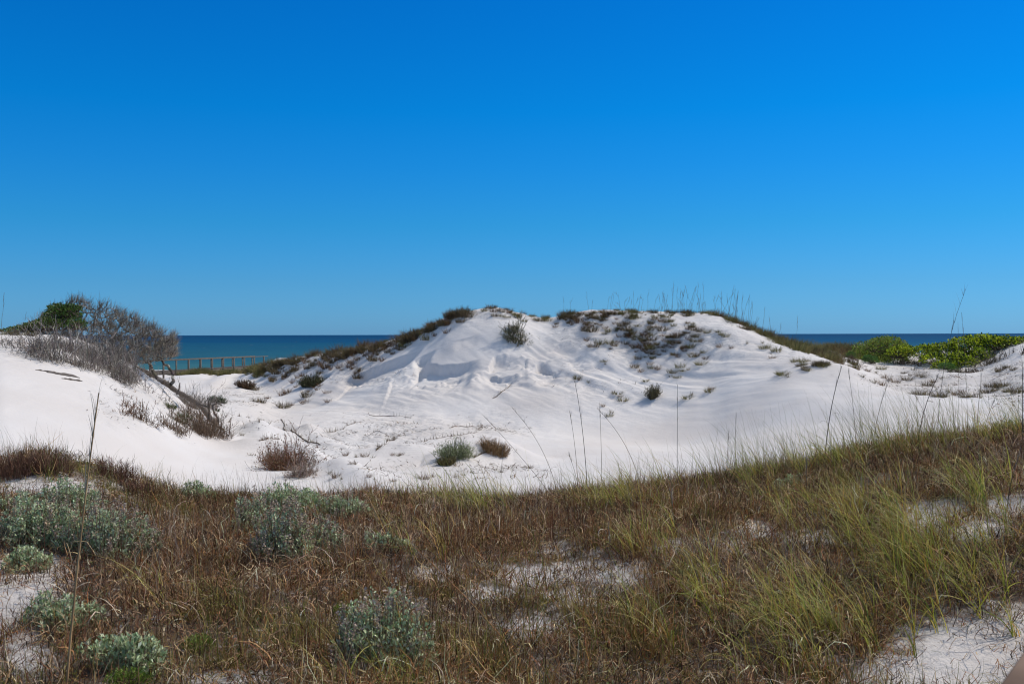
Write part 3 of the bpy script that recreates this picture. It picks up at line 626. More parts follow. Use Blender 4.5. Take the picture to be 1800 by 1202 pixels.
stalk(878, 12.3, (884, 790), "short straight stalk below the brown tuft in the bowl")
stalk(1018, 12.5, (1000, 800), "low stub stalk at the foot of the middle group")
stalk(1448, 12.0, (1480, 642), "thick dark stalk with a curled dead leaf, leaning right before the dune spur", 0.0065, 0.3, (82, 70, 62), parts_leaf=True)
stalk(1506, 12.3, (1491, 650), "straight pale stalk tilting left toward the dune spur, right of the curled leaf stalk")
stalk(1532, 12.3, (1563, 668), "feathery topped stalk leaning right below the small round green bush", 0.004, 0.7)
stalk(1612, 12.2, (1648, 662), "dark stalk with folded dead leaf leaning right under the yellow green shrubs", 0.006, 0.3, (84, 72, 62), parts_leaf=True)
stalk(1640, 12.3, (1606, 690), "thin stalk crossing left behind the stalk with the folded dead leaf")
stalk(1717, 12.2, (1725, 668), "upright grey stalk below the right end of the yellow green shrubs", 0.004, 0.5)
stalk(1728, 12.2, (1748, 704), "short stalk slanting right beside the upright grey stalk")
stalk(1646, 12.4, (1698, 506), "tallest plume, curving right and rising above the horizon into the sky", 0.0035, 1.0, (140, 128, 112), 0.16, headcol=(96, 90, 88))
stalk(1702, 12.6, (1690, 548), "faint thin stalk just right of the tallest plume, tip above the horizon", 0.0025, 0.2)
stalk(1686, 12.6, (1684, 574), "faint straight stalk beside the tallest plume, tip just above the horizon", 0.0022, 0.1)
stalk(1798, 11.0, (1797, 640), "dark stalk at the extreme right edge of the picture", 0.005, 0.8, (90, 80, 74))
stalk(930, 6.0, (722, 955), "orange tan stalk fallen diagonally across the brown grass at bottom centre", 0.0045, 0.2, (160, 116, 76), 0.02, dy=0.9)
stalk(1416, 8.0, (1418, 810), "thin brown upright stem in front of the slope at right of centre", 0.003, 0.1, (96, 74, 58))
stalk(1770, 8.4, (1792, 800), "dark upright stem rising from the green tussocks at right edge", 0.004, 0.2, (84, 70, 60))
stalk(1075, 7.6, (1068, 925), "thin straw stem standing before the bare sand patch at centre", 0.0028, 0.1, (140, 116, 72))
stalk(1188, 8.6, (1176, 860), "slender green brown stem on the slope right of the bare sand patch", 0.003, 0.1, (110, 108, 66))

# ------------------------------------------------------------------ silvery lupine shrubs
SPIKE, SPV = [], []
for i_ in range(8):
    q = 26; tt = rs.rand(q); h_ = rs.uniform(0.09, 0.14); P2 = np.stack([0.007 * rs.randn(q), 0.007 * rs.randn(q), h_ * (0.2 + 0.8 * tt)], -1)
    az_ = rs.uniform(0, 2 * PI, q); D = np.stack([np.cos(az_), np.sin(az_), rs.uniform(0, 1.0, q)], -1); D /= np.linalg.norm(D, axis=1)[:, None]
    lv = leaves(P2, D, 0.016, 0.8, pal([(196, 172, 148), (170, 144, 122), (214, 194, 172)], [4, 3, 2], q) if i_ else pal([(176, 160, 152), (196, 174, 150)], [1, 3], q))
    tb = tubes((np.array([[[0, 0, -0.02], [0, 0, h_ * 1.05]]]), np.array([[0.003, 0.002]])), 3, lin((168, 146, 122)))
    SPV.append(join(lv, tb)); o = mesh_np("flower_spike", *SPV[-1][:2], M_dry, SPV[-1][2]); SPIKE.append(o.data); bpy.data.objects.remove(o)
def silver_shrub(u, v, wpx, hpx, label, spikes=0.5, dry=0.0, group="silvery shrubs on the foreground rise", y0=3.5, y1=14.5, leaf=0.030, dens=1.0):
    b = hit(u, v, y0=y0, y1=y1); s = b[1] / F; W = wpx * s / 2; Hh = hpx * s * 0.80
    e = empty("silver_shrub", b, label, "shrub", group)
    nst = int((60 + 520 * W * W * 3) * dens)
    r = np.sqrt(rs.rand(nst)) ; a = rs.uniform(0, 2 * PI, nst)
    ex = 1 + 0.26 * np.sin(a * 2 + u) + 0.20 * np.sin(a * 3 + 2 * u) + 0.12 * np.sin(a * 5 + 3 * u)
    x = r * np.cos(a) * W * ex; y = r * np.sin(a) * W * 0.6 * ex
    top = Hh * np.sqrt(np.clip(1 - r ** 2.4, 0.06, 1)) * rs.uniform(0.55, 1.2, nst) * (1 + 0.45 * fbm(b[0] * 3 + x, b[1] * 3 + y, 0.22, 2, 19))
    gz = ground(b[0] + x, b[1] + y) - b[2]
    # stems splay from the centre
    bx = x * 0.75; by = y * 0.75
    gz0 = ground(b[0] + bx, b[1] + by) - b[2]
    S = np.stack([np.stack([bx, by, gz0 - 0.02], -1), np.stack([x, y, gz + top], -1)], 1)
    vv, ff, cc = tubes((S, np.tile([[0.0045, 0.0025]], (nst, 1))), 3, pal([(150, 130, 106), (124, 108, 90), (170, 150, 126)], [1, 1, 1], nst))
    mesh_np("stems", vv, ff, M_twig, cc, e)
    per = 19; k = np.repeat(np.arange(nst), per); N = len(k)
    t = 1 - rs.rand(N) ** 1.5 * 0.85
    P = S[k, 0] * (1 - t[:, None]) + S[k, 1] * t[:, None] + rs.randn(N, 3) * 0.006
    az = rs.uniform(0, 2 * PI, N); D = np.stack([np.cos(az), np.sin(az), rs.uniform(0.3, 2.2, N)], -1); D /= np.linalg.norm(D, axis=1)[:, None]
    sz = leaf * 1.15 * rs.uniform(0.6, 1.15, N)
    cols = pal([(194, 204, 158), (164, 178, 132), (216, 220, 182), (128, 146, 98), (214, 208, 166)], [4, 4, 2, 2, 1], N, jit=0.15)
    mesh_np("foliage", *leaves(P, D, sz, 0.42, cols)[:2], M_silver, leaves(P, D, sz, 0.42, cols)[2], e)
    ns = int(nst * spikes * 0.30)
    if ns > 0:
        k = rs.choice(nst, ns); P = S[k, 1] - np.array([0, 0, 0.03]); order = np.argsort(P[:, 1]); P = P[order]
        for p in P[:60]:
            pr = SPIKE[rs.randint(len(SPIKE))]; o = bpy.data.objects.new("flower_spike", pr); scn.collection.objects.link(o); o.parent = e
            o.location = p; o.rotation_euler = (rs.normal(0, .12), rs.normal(0, .12), rs.uniform(0, 6.28)); q = rs.uniform(0.7, 1.25); o.scale = (q, q, q)
        if ns > 60:
            ev, ef, ec, nn = [], [], [], 0
            for p in P[60:]:
                vv, ff, cc = SPV[rs.randint(len(SPV))]; ev.append(vv + p); ef.append(ff + nn); ec.append(cc); nn += len(vv)
            tag(mesh_np("flower_spikes", np.concatenate(ev), np.concatenate(ef), M_dry, np.concatenate(ec), e), kind="stuff")
    return e
silver_shrub(185, 975, 190, 105, "broad silvery shrub right of the thick tan stalk, widest of the left group", 1.0)
silver_shrub(60, 955, 150, 90, "silvery shrub at left edge on the slope above the bare sand", 0.4)
silver_shrub(125, 905, 120, 60, "darker silvery shrub behind the tan stalk at the foot of the mound", 0.3)
silver_shrub(48, 1002, 95, 52, "small dense silvery shrub at the edge of the bare sand, left", 0.05)
silver_shrub(450, 945, 110, 75, "silvery shrub on a dark shaded flank, left of the tall rosettes", 0.8)
silver_shrub(520, 905, 150, 48, "silvery shrub with tall leafy rosettes on the skyline of the rise", 0.2, leaf=0.038)
silver_shrub(600, 918, 110, 50, "low silvery shrub at the right end of the rise-top group", 0.4)
silver_shrub(515, 992, 150, 100, "big silvery shrub crowded with tan flower spikes, left of centre", 1.6)
silver_shrub(680, 968, 80, 40, "small sparse silvery shrub right of the one crowded with spikes", 0.2, dens=0.6)
silver_shrub(345, 880, 60, 32, "small grey green shrub poking over the rise against white sand, left", 0.05)
silver_shrub(110, 1098, 150, 62, "low silvery shrub at the base of the thick tan stalk beside bare sand", 0.1, dens=0.8)
silver_shrub(222, 1178, 140, 78, "near silvery shrub with large leaves at bottom left", 0.05, leaf=0.034)
silver_shrub(670, 1165, 215, 130, "largest near silvery shrub at bottom centre with dead branches beneath", 0.8, leaf=0.028)
silver_shrub(1776, 748, 70, 40, "grey green leafy shrub on the rise at the right edge", 0.0, leaf=0.026)
silver_shrub(1382, 856, 60, 24, "small deep green shrub tucked in brown grass below the rise at right", 0.0, leaf=0.026)
silver_shrub(20, 905, 90, 46, "silvery shrub cut by the left picture edge under the mound", 0.3)

def herb(u, v, wpx, hpx, label, cols):
    b = hit(u, v, y0=3.5, y1=14); s = b[1] / F; W = wpx * s / 2; Hh = hpx * s * 0.8
    e = empty("green_herb", b, label, "herb", "bright green herbs in the dry grass")
    n = int(500 + 9000 * W * W); r = np.sqrt(rs.rand(n)); a = rs.uniform(0, 2 * PI, n)
    P = np.stack([r * np.cos(a) * W, r * np.sin(a) * W * 0.6, Hh * np.sqrt(np.clip(1 - r ** 2, 0.05, 1)) * rs.uniform(0.3, 1.05, n)], -1)
    P[:, 2] += ground(b[0] + P[:, 0], b[1] + P[:, 1]) - b[2]
    D = np.stack([np.cos(a) * .6, np.sin(a) * .6, rs.uniform(0.4, 1.6, n)], -1); D /= np.linalg.norm(D, axis=1)[:, None]
    vv, ff, cc = leaves(P, D, rs.uniform(0.013, 0.024, n), 0.4, pal(cols, [3, 2, 1], n)); mesh_np("foliage", vv, ff, M_leaf, cc, e)
    S = np.stack([P * np.array([0.4, 0.4, 0.0]), P], 1)[::12]
    vv, ff, cc = tubes((S, np.tile([[0.003, 0.0015]], (len(S), 1))), 3, lin((110, 100, 64))); mesh_np("stems", vv, ff, M_twig, cc, e)
LG = [(128, 150, 60), (104, 128, 50), (150, 166, 80)]
herb(222, 1206, 90, 38, "bright lime green leafy herb at the bottom edge below the near silvery shrub", LG)
herb(345, 1145, 60, 34, "small bright green herb between the near silvery shrub and dry brown tangles", LG)
herb(602, 1082, 40, 24, "lime green sprig at the upper left of the largest near silvery shrub", LG)
herb(700, 1206, 110, 22, "flat green herb along the bottom edge right below the largest silvery shrub", LG)
herb(250, 905, 50, 24, "dull green sprig on the sandy shoulder of the left mound", [(92, 110, 58), (84, 98, 54), (110, 120, 70)])

# dark twiggy dead bushes on the left mound and in the bowl
def twig_bush(u, v, wpx, hpx, label, cols, name="dead_bush", cat="dead bush", group="brown twiggy dead bushes", y0=3.5, y1=110, n=300, wd=0.004, up=0.5, leafy=0.0, leafcol=None, depth=0.7, D=None, ragged=0.0):
    if D is None: b = hit(u, v, y0=y0, y1=y1)
    else:
        x = (u - 900) / F * D; b = np.array([x, D, float(ground(x, D))])
    s = b[1] / F; W = wpx * s / 2; Hh = hpx * s
    e = empty(name, b, label, cat, group)
    a = rs.uniform(0, 2 * PI, n); r = np.sqrt(rs.rand(n)) * 0.75
    R0 = np.stack([r * np.cos(a) * W, r * np.sin(a) * W * depth, np.zeros(n)], -1); R0[:, 2] = ground(b[0] + R0[:, 0], b[1] + R0[:, 1]) - b[2] - 0.01
    L = Hh * rs.uniform(0.5, 1.15, n) * (1.0 - 0.35 * r)
    if ragged > 0:
        L = L * np.clip(0.35 + 0.55 * rs.exponential(0.8, n), 0.15, 1.5)
        kp = fbm(b[0] + R0[:, 0], b[1] + R0[:, 1], 0.7, 2, 33) > -0.08; R0, L, a, r = R0[kp], L[kp], a[kp], r[kp]; n = len(L)
        R0[:, :2] += 0.12 * rs.randn(n, 2)
    br = ribbons(R0, L * 1.1, rs.uniform(0.0, up, n), rs.uniform(0, 0.9, n), a + 0.7 * rs.randn(n), rs.uniform(-1, 1, n), wd * 1.4, 5, pal(cols, [3, 2, 1], n), 0.28, tip=0.4)
    # side twigs start along the blades
    V0 = br[0].reshape(n, 6, 2, 3).mean(2); k = rs.randint(0, n, n * 3); j = rs.randint(1, 5, n * 3); P = V0[k, j]
    m = n * 3
    tw = ribbons(P, L[k] * rs.uniform(0.2, 0.45, m), rs.uniform(0.3, 1.3, m), rs.uniform(-0.6, 0.6, m), rs.uniform(0, 2 * PI, m), rs.uniform(-1.5, 1.5, m), wd, 3, pal(cols, [3, 2, 1], m), 0.3, tip=0.5)
    vv, ff, cc = join(br, tw); mesh_np("twigs", vv, ff, M_twig, cc, e)
    if leafy > 0:
        q = int(n * 6 * leafy); k = rs.randint(0, n, q); j = rs.randint(2, 6, q); P = V0[k, j] + rs.randn(q, 3) * Hh * 0.06
        D_ = rs.randn(q, 3); D_[:, 2] = np.abs(D_[:, 2]); D_ /= np.linalg.norm(D_, axis=1)[:, None]
        vv, ff, cc = leaves(P, D_, Hh * 0.06 * rs.uniform(0.7, 1.3, q), 0.5, pal(leafcol, [2, 1], q)); mesh_np("foliage", vv, ff, M_leaf, cc, e)
    return e
BT = [(118, 84, 66), (98, 72, 58), (146, 116, 92)]
twig_bush(25, 835, 90, 50, "brown twiggy bush on the left mound at the picture edge", BT, n=420, y1=14)
twig_bush(85, 828, 100, 44, "widest brown twiggy bush on top of the left mound", BT, n=420, y1=14)
twig_bush(205, 845, 90, 44, "brown twiggy bush on the right shoulder of the left mound above pale sand", BT, n=360, y1=14)
twig_bush(250, 872, 90, 36, "thin brown twiggy bush where the left mound meets the brown grass", BT, n=260, y1=14)
twig_bush(600, 1195, 150, 60, "pale dead branches sprawling at bottom centre under the silvery shrub", [(150, 130, 110), (124, 104, 86), (170, 150, 128)], n=80, wd=0.006, up=1.3, y1=14)
RB = [(128, 92, 70), (104, 76, 58), (170, 148, 126)]
twig_bush(508, 826, 62, 62, "tallest reddish brown dead bush on the drift at the near end of the left dune", RB, y0=18, n=420, wd=0.012, up=1.25, leafy=0.9, leafcol=[(128, 90, 66), (118, 102, 68)], depth=1.0, ragged=1.0)
twig_bush(486, 814, 44, 34, "low rusty dead bush touching the left side of the taller one on the drift", RB, y0=18, n=260, wd=0.012, up=1.3, leafy=1.0, leafcol=[(136, 92, 66), (120, 88, 64)], depth=1.0, ragged=0.5)
twig_bush(532, 836, 40, 34, "greyish dead bush trailing down right from the taller one on the drift", [(160, 142, 128), (136, 112, 94), (186, 170, 154)], y0=18, n=260, wd=0.011, up=1.3, depth=1.0, ragged=0.5)
twig_bush(800, 803, 64, 34, "grey green low shrub on a sand hummock in the bowl", [(124, 128, 98), (108, 112, 84), (150, 146, 112)], name="low_shrub", cat="shrub", group="low shrubs in the sand bowl", y0=18, n=260, wd=0.012, up=1.1, leafy=1.5, leafcol=[(160, 168, 122), (136, 146, 100)])
twig_bush(868, 795, 60, 24, "brown domed grass tuft beside the grey green shrub in the bowl", [(140, 112, 78), (120, 94, 66), (166, 136, 96)], name="low_shrub", cat="shrub", group="low shrubs in the sand bowl", y0=18, n=420, wd=0.011, up=0.9)
twig_bush(784, 817, 36, 20, "small olive tuft in shade at the foot of the bowl hummock", [(104, 96, 60), (88, 80, 52), (120, 108, 70)], name="low_shrub", cat="shrub", group="low shrubs in the sand bowl", y0=18, n=200, wd=0.012, up=1.1)
twig_bush(381, 707, 28, 15, "little rounded grey green shrub alone in the valley right of the fallen tree", [(96, 104, 80), (84, 92, 70), (110, 112, 90)], name="low_shrub", cat="shrub", group="low shrubs in the sand bowl", y0=30, n=200, wd=0.03, up=1.2, leafy=3.0, leafcol=[(102, 112, 88), (86, 96, 72)])
twig_bush(381, 722, 10, 7, "tiny grey green sprig below the little rounded valley shrub", [(96, 104, 80), (84, 92, 70), (110, 112, 90)], name="low_shrub", cat="shrub", group="low shrubs in the sand bowl", y0=25, n=40, wd=0.02, up=1.2)
twig_bush(908, 594, 40, 27, "dark bush with a long shadow high on the dune face below the summit", [(110, 104, 80), (92, 84, 66), (128, 118, 92)], name="dune_bush", cat="shrub", group="dark bushes on the dune face", y0=34, n=300, wd=0.024, up=1.2, leafy=1.2, leafcol=[(108, 112, 76), (90, 94, 64)], depth=1.3, ragged=1.0)
twig_bush(548, 676, 44, 20, "olive bush casting shade on the lower left of the dune face", [(92, 88, 62), (76, 70, 52), (112, 100, 72)], name="dune_bush", cat="shrub", group="dark bushes on the dune face", y0=34, n=320, wd=0.028, up=1.2, leafy=1.8, leafcol=[(92, 98, 64), (78, 84, 54)])
twig_bush(432, 682, 34, 18, "brown bush at the left foot of the dune beside the valley floor", [(104, 82, 62), (86, 68, 52), (128, 104, 78)], name="dune_bush", cat="shrub", group="dark bushes on the dune face", y0=34, n=260, wd=0.028, up=1.2, leafy=0.8, leafcol=[(104, 84, 60), (90, 76, 54)])
twig_bush(1148, 700, 16, 26, "grass tuft with a grey base and dark shadow halfway down the dune face", [(104, 96, 70), (86, 78, 58), (130, 116, 84)], name="dune_bush", cat="shrub", group="dark bushes on the dune face", y0=25, n=160, wd=0.018, up=0.8, leafy=0.7, leafcol=[(96, 100, 78), (86, 88, 66)])

# ------------------------------------------------------------------ dune grass tufts (individual things, copied)
def tuft_proto(kind, seed):
    rg = np.random.RandomState(seed); n = {'dark': 150, 'olive': 120, 'thin': 34, 'rust': 70}[kind]
    cols = {'dark': ([(104, 96, 68), (90, 76, 58), (132, 114, 84), (78, 68, 56)], [3, 3, 2, 2]), 'olive': ([(112, 110, 66), (94, 92, 56), (140, 126, 82), (84, 72, 52)], [3, 3, 2, 1]),
            'thin': ([(124, 108, 76), (100, 92, 62), (88, 78, 60), (112, 110, 72)], [2, 2, 2, 2]), 'rust': ([(116, 88, 62), (98, 74, 56), (136, 112, 82), (84, 66, 50)], [3, 2, 2, 2])}[kind]
    a = rg.uniform(0, 2 * PI, n); r = np.sqrt(rg.rand(n)) * {'dark': 0.30, 'olive': 0.30, 'thin': 0.10, 'rust': 0.20}[kind]
    R0 = np.stack([r * np.cos(a), r * np.sin(a), np.full(n, -0.06)], -1)
    c = lin(np.array(cols[0])); w_ = np.array(cols[1], float); w_ /= w_.sum(); cc = c[rg.choice(len(c), n, p=w_)] * (1 + 0.15 * rg.randn(n, 1))
    return ribbons(R0, rg.uniform(0.22, 0.55, n), rg.uniform(0, 0.55, n), rg.uniform(0.1, 1.3, n), a + 0.6 * rg.randn(n), 0.2, rg.uniform(0.010, 0.022, n) * (0.8 if kind == 'thin' else 1), 4, np.clip(cc, .004, 1), 0.1, rng=rg, tip=0.15)
PVF = {}
PROT = {kd: [] for kd in ('dark', 'olive', 'thin', 'rust')}
for kd in PROT:
    for s_ in range(4):
        vv, ff, cc = tuft_proto(kd, 100 + s_ * 7 + len(kd)); o = mesh_np("grass_tuft", vv, ff, M_dry, cc)
        PROT[kd].append([o, False]); PVF.setdefault(kd, []).append((vv, ff, cc))
def place_tuft(kd, p, sc, label, group, tall=1.0):
    tall = tall * rs.uniform(0.55, 1.0)
    pr = PROT[kd][rs.randint(4)]
    if pr[1]: o = pr[0].copy(); scn.collection.objects.link(o)
    else: o = pr[0]; pr[1] = True
    o.location = p; o.rotation_euler = (0, 0, rs.uniform(0, 6.28)); o.scale = (sc, sc, sc * tall)
    tag(o, label, "grass tuft", group); return o
EXTRA = []
def extra_tufts(pts, n, kds, sc, jv=4, y0=20, dy=(0, 0), tall=1.0):
    pu = np.array([p[0] for p in pts], float); pv = np.array([p[1] for p in pts], float)
    for u in rs.uniform(pu[0], pu[-1], n):
        v = np.interp(u, pu, pv) + abs(rs.randn()) * jv; p = hit(u, v, y0=y0); y = p[1] + rs.uniform(*dy); x = p[0] * y / p[1]
        EXTRA.append((kds[rs.randint(len(kds))], x, y, rs.uniform(*sc), tall))
def tufts_line(pts, n, kds, sc, label, group, jv=4, y0=20, dy=(0, 0), tall=1.0):
    pu = np.array([p[0] for p in pts], float); pv = np.array([p[1] for p in pts], float)
    for u in rs.uniform(pu[0], pu[-1], n):
        v = np.interp(u, pu, pv) + abs(rs.randn()) * jv
        p = hit(u, v, y0=y0); y = p[1] + rs.uniform(*dy); x = p[0] * y / p[1]
        place_tuft(kds[rs.randint(len(kds))], (x, y, float(ground(x, y))), rs.uniform(*sc), label, group, tall)
CREST = [(440,645),(500,636),(560,622),(600,615),(700,597),(760,571),(800,554),(870,546)]
tufts_line(CREST[:6], 44, ['dark', 'dark', 'rust'], (0.6, 1.6), "dark grass tuft in the dense fringe along the left shoulder of the big dune crest", "tufts along the dune's left crest", 9, 30)
tufts_line([(700,596),(760,570),(800,552),(830,552)], 14, ['dark'], (0.7, 1.4), "dark grass tuft on the steep upper left shoulder just below the summit", "tufts below the summit", 9, 30)
tufts_line([(850,545),(960,556),(1000,552)], 12, ['dark', 'olive'], (0.35, 0.8), "grass tuft on the rounded summit of the big dune", "tufts on the summit", 7, 30)
tufts_line([(975,556),(1040,549),(1080,549)], 14, ['dark', 'dark', 'rust'], (0.5, 1.1), "dark grass tuft on the middle summit knob above the shaded hollow", "tufts on the middle knob", 9, 30)
tufts_line([(1080,549),(1240,550)], 8, ['olive', 'thin'], (0.5, 0.9), "small grass tuft on the flat top between the knob and the right peak", "tufts on the flat top", 4, 30)
tufts_line([(1240,552),(1300,572),(1370,602),(1420,618),(1480,640)], 30, ['olive', 'olive', 'dark'], (0.7, 1.3), "olive grass tuft on the crest sloping down right to the sea", "tufts along the dune's right crest", 2, 30, (0.3, 3.0))
def tufts_area(lst, kds, sc, label, group, y0=20, tall=1.0):
    for (u, v) in lst: place_tuft(kds[rs.randint(len(kds))], hit(u, v, y0=y0) , rs.uniform(*sc), label, group, tall)
pts = []
for (u, v, su, sv, n) in ((1110,590,38,14,16),(1160,575,30,12,9),(1165,605,30,12,12),(1130,615,18,10,7),(1213,592,14,8,4)):
    for _ in range(n): pts.append((u + su * rs.randn() * .8, v + sv * rs.randn() * .8))
tufts_area(pts, ['dark', 'olive', 'rust'], (0.45, 1.0), "tuft in the thick patch of grass on the upper right dune face", "tufts in the patch on the right face", 34)
SC = [(1222,600),(1213,610),(1268,588),(1275,592),(1262,584),(1285,612),(1218,626),(1240,630),(1264,610),(1313,604),(1340,603),(1344,612),(1355,622),(1358,629),(1365,617),(1195,645),(1200,652),(1210,650),(1143,640),(1147,648),(1183,655),(1178,662),(1190,664),(1135,670),
      (1062,636),(1064,640),(1247,688),(1251,684),(1015,665),(1019,668),(1035,672),(1078,690),(1090,697),(1085,692),(1095,704),(1372,657),(1384,663),(1377,659),(1075,726),(1071,731),(1208,700),(1216,694),(1060,714),(1126,653),(1156,649),(1232,640)]
CL = [((1180,1245,570,616),"small tuft just below the thick grass patch near the right peak"),((1255,1290,575,600),"small tuft on white sand right under the right peak"),
      ((1210,1290,600,640),"small tuft in the row between the thick patch and the smooth right shoulder"),((1300,1370,600,635),"small tuft on the sand close under the right crest line"),
      ((1120,1220,636,675),"small tuft below the thick patch, above the lone grey based bush"),((1200,1260,676,710),"tuft alone on the smooth sand right of the grey based bush"),
      ((1365,1390,650,670),"small tuft beside the little drift on the right shoulder"),((1050,1070,630,650),"lone upright tuft at the left edge of the thick patch"),
      ((1000,1045,660,680),"tiny tuft on the runnelled face right of the scarps"),((1055,1110,684,735),"small tuft low on the dune face above the leaning stalks")]
for (u, v) in SC:
    lb_ = [t for (a0, a1, b0_, b1_), t in CL if a0 <= u <= a1 and b0_ <= v <= b1_]
    tufts_area([(u, v)], ['rust', 'olive', 'thin'], (0.45, 0.85), lb_[0] if lb_ else "small lone grass tuft scattered on the open white dune face", "lone tufts on the dune face", 22)
tufts_area([(1410 + rs.uniform(-12, 45), 648 + rs.uniform(-16, 4)) for _ in range(16)], ['dark', 'thin', 'olive'], (0.4, 0.75), "grey grass tuft on the little drift at the right foot of the dune crest", "tufts on the right drift", 22)
LT = [(448,660),(462,655),(478,668),(500,665),(515,672),(520,680),(470,700),(455,706),(497,694),(504,690),(512,712),(498,716),(540,696),(543,688),(562,678),(558,684),(575,690),(536,708),(576,706),(487,645),(470,640),(520,650),(600,650),(612,645),(596,646),(630,632),(622,640),(660,620),(508,655),(532,660)]
tufts_area(LT, ['rust', 'dark', 'rust'], (0.6, 1.3), "brown tuft on the eroded lower left end of the big dune", "tufts on the dune's left end", 32)
tufts_area([(rs.uniform(305, 470), 649 + rs.uniform(0, 9)) for _ in range(12)], ['olive', 'olive', 'dark'], (0.8, 1.5), "olive grass tuft in the strip at the foot of the distant boardwalk", "tufts by the boardwalk", 45)
RT = [(rs.uniform(1480, 1560), rs.uniform(612, 655)) for _ in range(12)]
tufts_area(RT, ['olive', 'rust'], (0.6, 1.2), "olive brown grass tuft left of the dark green dome bush", "tufts left of the dome bush", 40)
RH = [(1525,652),(1540,655),(1555,664),(1562,668),(1575,672),(1600,660),(1595,668),(1620,662),(1630,678),(1642,672),(1600,692),(1618,694),(1650,700),(1668,688),(1680,694),(1692,690),(1700,700),(1655,665),(1720,700),(1605,650),(1660,706),(1590,656),(1516,662),(1535,672),(1548,676)]
tufts_area(RH, ['rust', 'thin', 'dark'], (0.5, 1.0), "brown tuft on the shaded sand slope below the green shrubs at right", "tufts below the green shrubs", 33)
tufts_area([(1736,690),(1750,686),(1762,678),(1772,688),(1745,680),(1782,650),(1770,646),(1758,652),(1790,690)], ['dark', 'dark'], (0.5, 1.0), "dark tuft on the pocked white bank at the right edge", "tufts on the right bank", 33)
BW = [(606,800),(625,803),(640,802),(655,804),(690,800),(700,801),(705,799),(650,860),(690,845),(735,840),(745,842),(760,838),(800,838),(815,835),(620,815),(578,832),(590,838),(600,842),(648,838),(440,800),(425,765),(690,770),(880,830),(930,822)]
tufts_area(BW, ['thin', 'thin', 'rust'], (0.3, 0.6), "wispy small tuft on the flat floor of the sand bowl", "wispy tufts on the bowl floor", 18)
tufts_area([(rs.uniform(-5, 60), 588 + rs.uniform(-2, 3)) for _ in range(8)], ['olive', 'dark'], (0.3, 0.6), "low olive tuft on the top of the left dune beside the evergreen shrub", "tufts on the left dune top", 20)
extra_tufts(CREST[:6], 110, ['dark', 'rust', 'olive'], (0.4, 1.25), 8, 30, (-0.8, 1.3))
extra_tufts([(440,648),(500,640),(560,630),(620,618),(700,600)], 60, ['dark', 'rust'], (0.5, 1.1), 18, 30)
extra_tufts([(700,596),(760,570),(800,552),(830,548)], 36, ['dark', 'rust'], (0.4, 1.1), 11, 30, (-.3, 0.8))
extra_tufts([(850,541),(960,556),(1080,547)], 42, ['dark', 'rust', 'olive'], (0.3, 0.75), 8, 30, (-0.3, 1.0))
for u_, v_, n_ in ((1110,590,26),(1160,578,18),(1165,608,22),(1130,616,10),(1213,594,8),(1060,575,10)):
    for _ in range(n_):
        p = hit(u_ + 30 * rs.randn(), v_ + 13 * rs.randn(), y0=34); EXTRA.append((['dark', 'olive', 'rust'][rs.randint(3)], p[0], p[1], rs.uniform(0.3, 0.7), 1))
extra_tufts([(1080,549),(1240,549)], 50, ['olive', 'thin', 'dark'], (0.35, 0.7), 9, 30, (0, 1.2))
extra_tufts([(1240,551),(1300,572),(1370,602),(1420,618),(1480,638)], 170, ['olive', 'olive', 'rust'], (0.6, 1.1), 2, 30, (0.2, 6))
extra_tufts([(1380,608),(1500,612),(1560,626)], 90, ['olive', 'olive'], (0.8, 1.5), 7, 44, (0, 6))
extra_tufts([(1455,612),(1525,622)], 70, ['olive', 'rust'], (0.8, 1.4), 6, 44, (0, 4))
extra_tufts([(780,549),(805,546)], 6, ['dark'], (0.7, 1.2), 10, 30, (-.3, .3))
extra_tufts([(855,541),(905,542)], 6, ['dark', 'rust'], (0.4, 0.8), 14, 30, (-.3, .3))
extra_tufts([(990,552),(1065,546)], 16, ['dark', 'rust'], (0.5, 1.0), 16, 30, (-.3, .3))
extra_tufts([(295,656),(470,650)], 170, ['olive'], (0.7, 1.2), 2, 55, (-2, 3))
for kd, x, y, sc_, tl in EXTRA: pass
ev, ef, ec, nn = [], [], [], 0
for kd, x, y, sc_, tl in EXTRA:
    vv, ff, cc = PVF[kd][rs.randint(4)]; th_ = rs.uniform(0, 6.28); c0, s0 = math.cos(th_), math.sin(th_)
    q = vv * sc_; q = np.stack([q[:, 0] * c0 - q[:, 1] * s0 + x, q[:, 0] * s0 + q[:, 1] * c0 + y, q[:, 2] + float(ground(x, y))], -1)
    ev.append(q); ef.append(ff + nn); ec.append(cc); nn += len(q)
tag(mesh_np("dune_grass", np.concatenate(ev), np.concatenate(ef), M_dry, np.concatenate(ec)), "thin continuous cover of small grass tufts along the dune crests and behind them", "grass", kind="stuff")
for kd in PROT:
    for o, used in PROT[kd]:
        if not used: bpy.data.objects.remove(o)

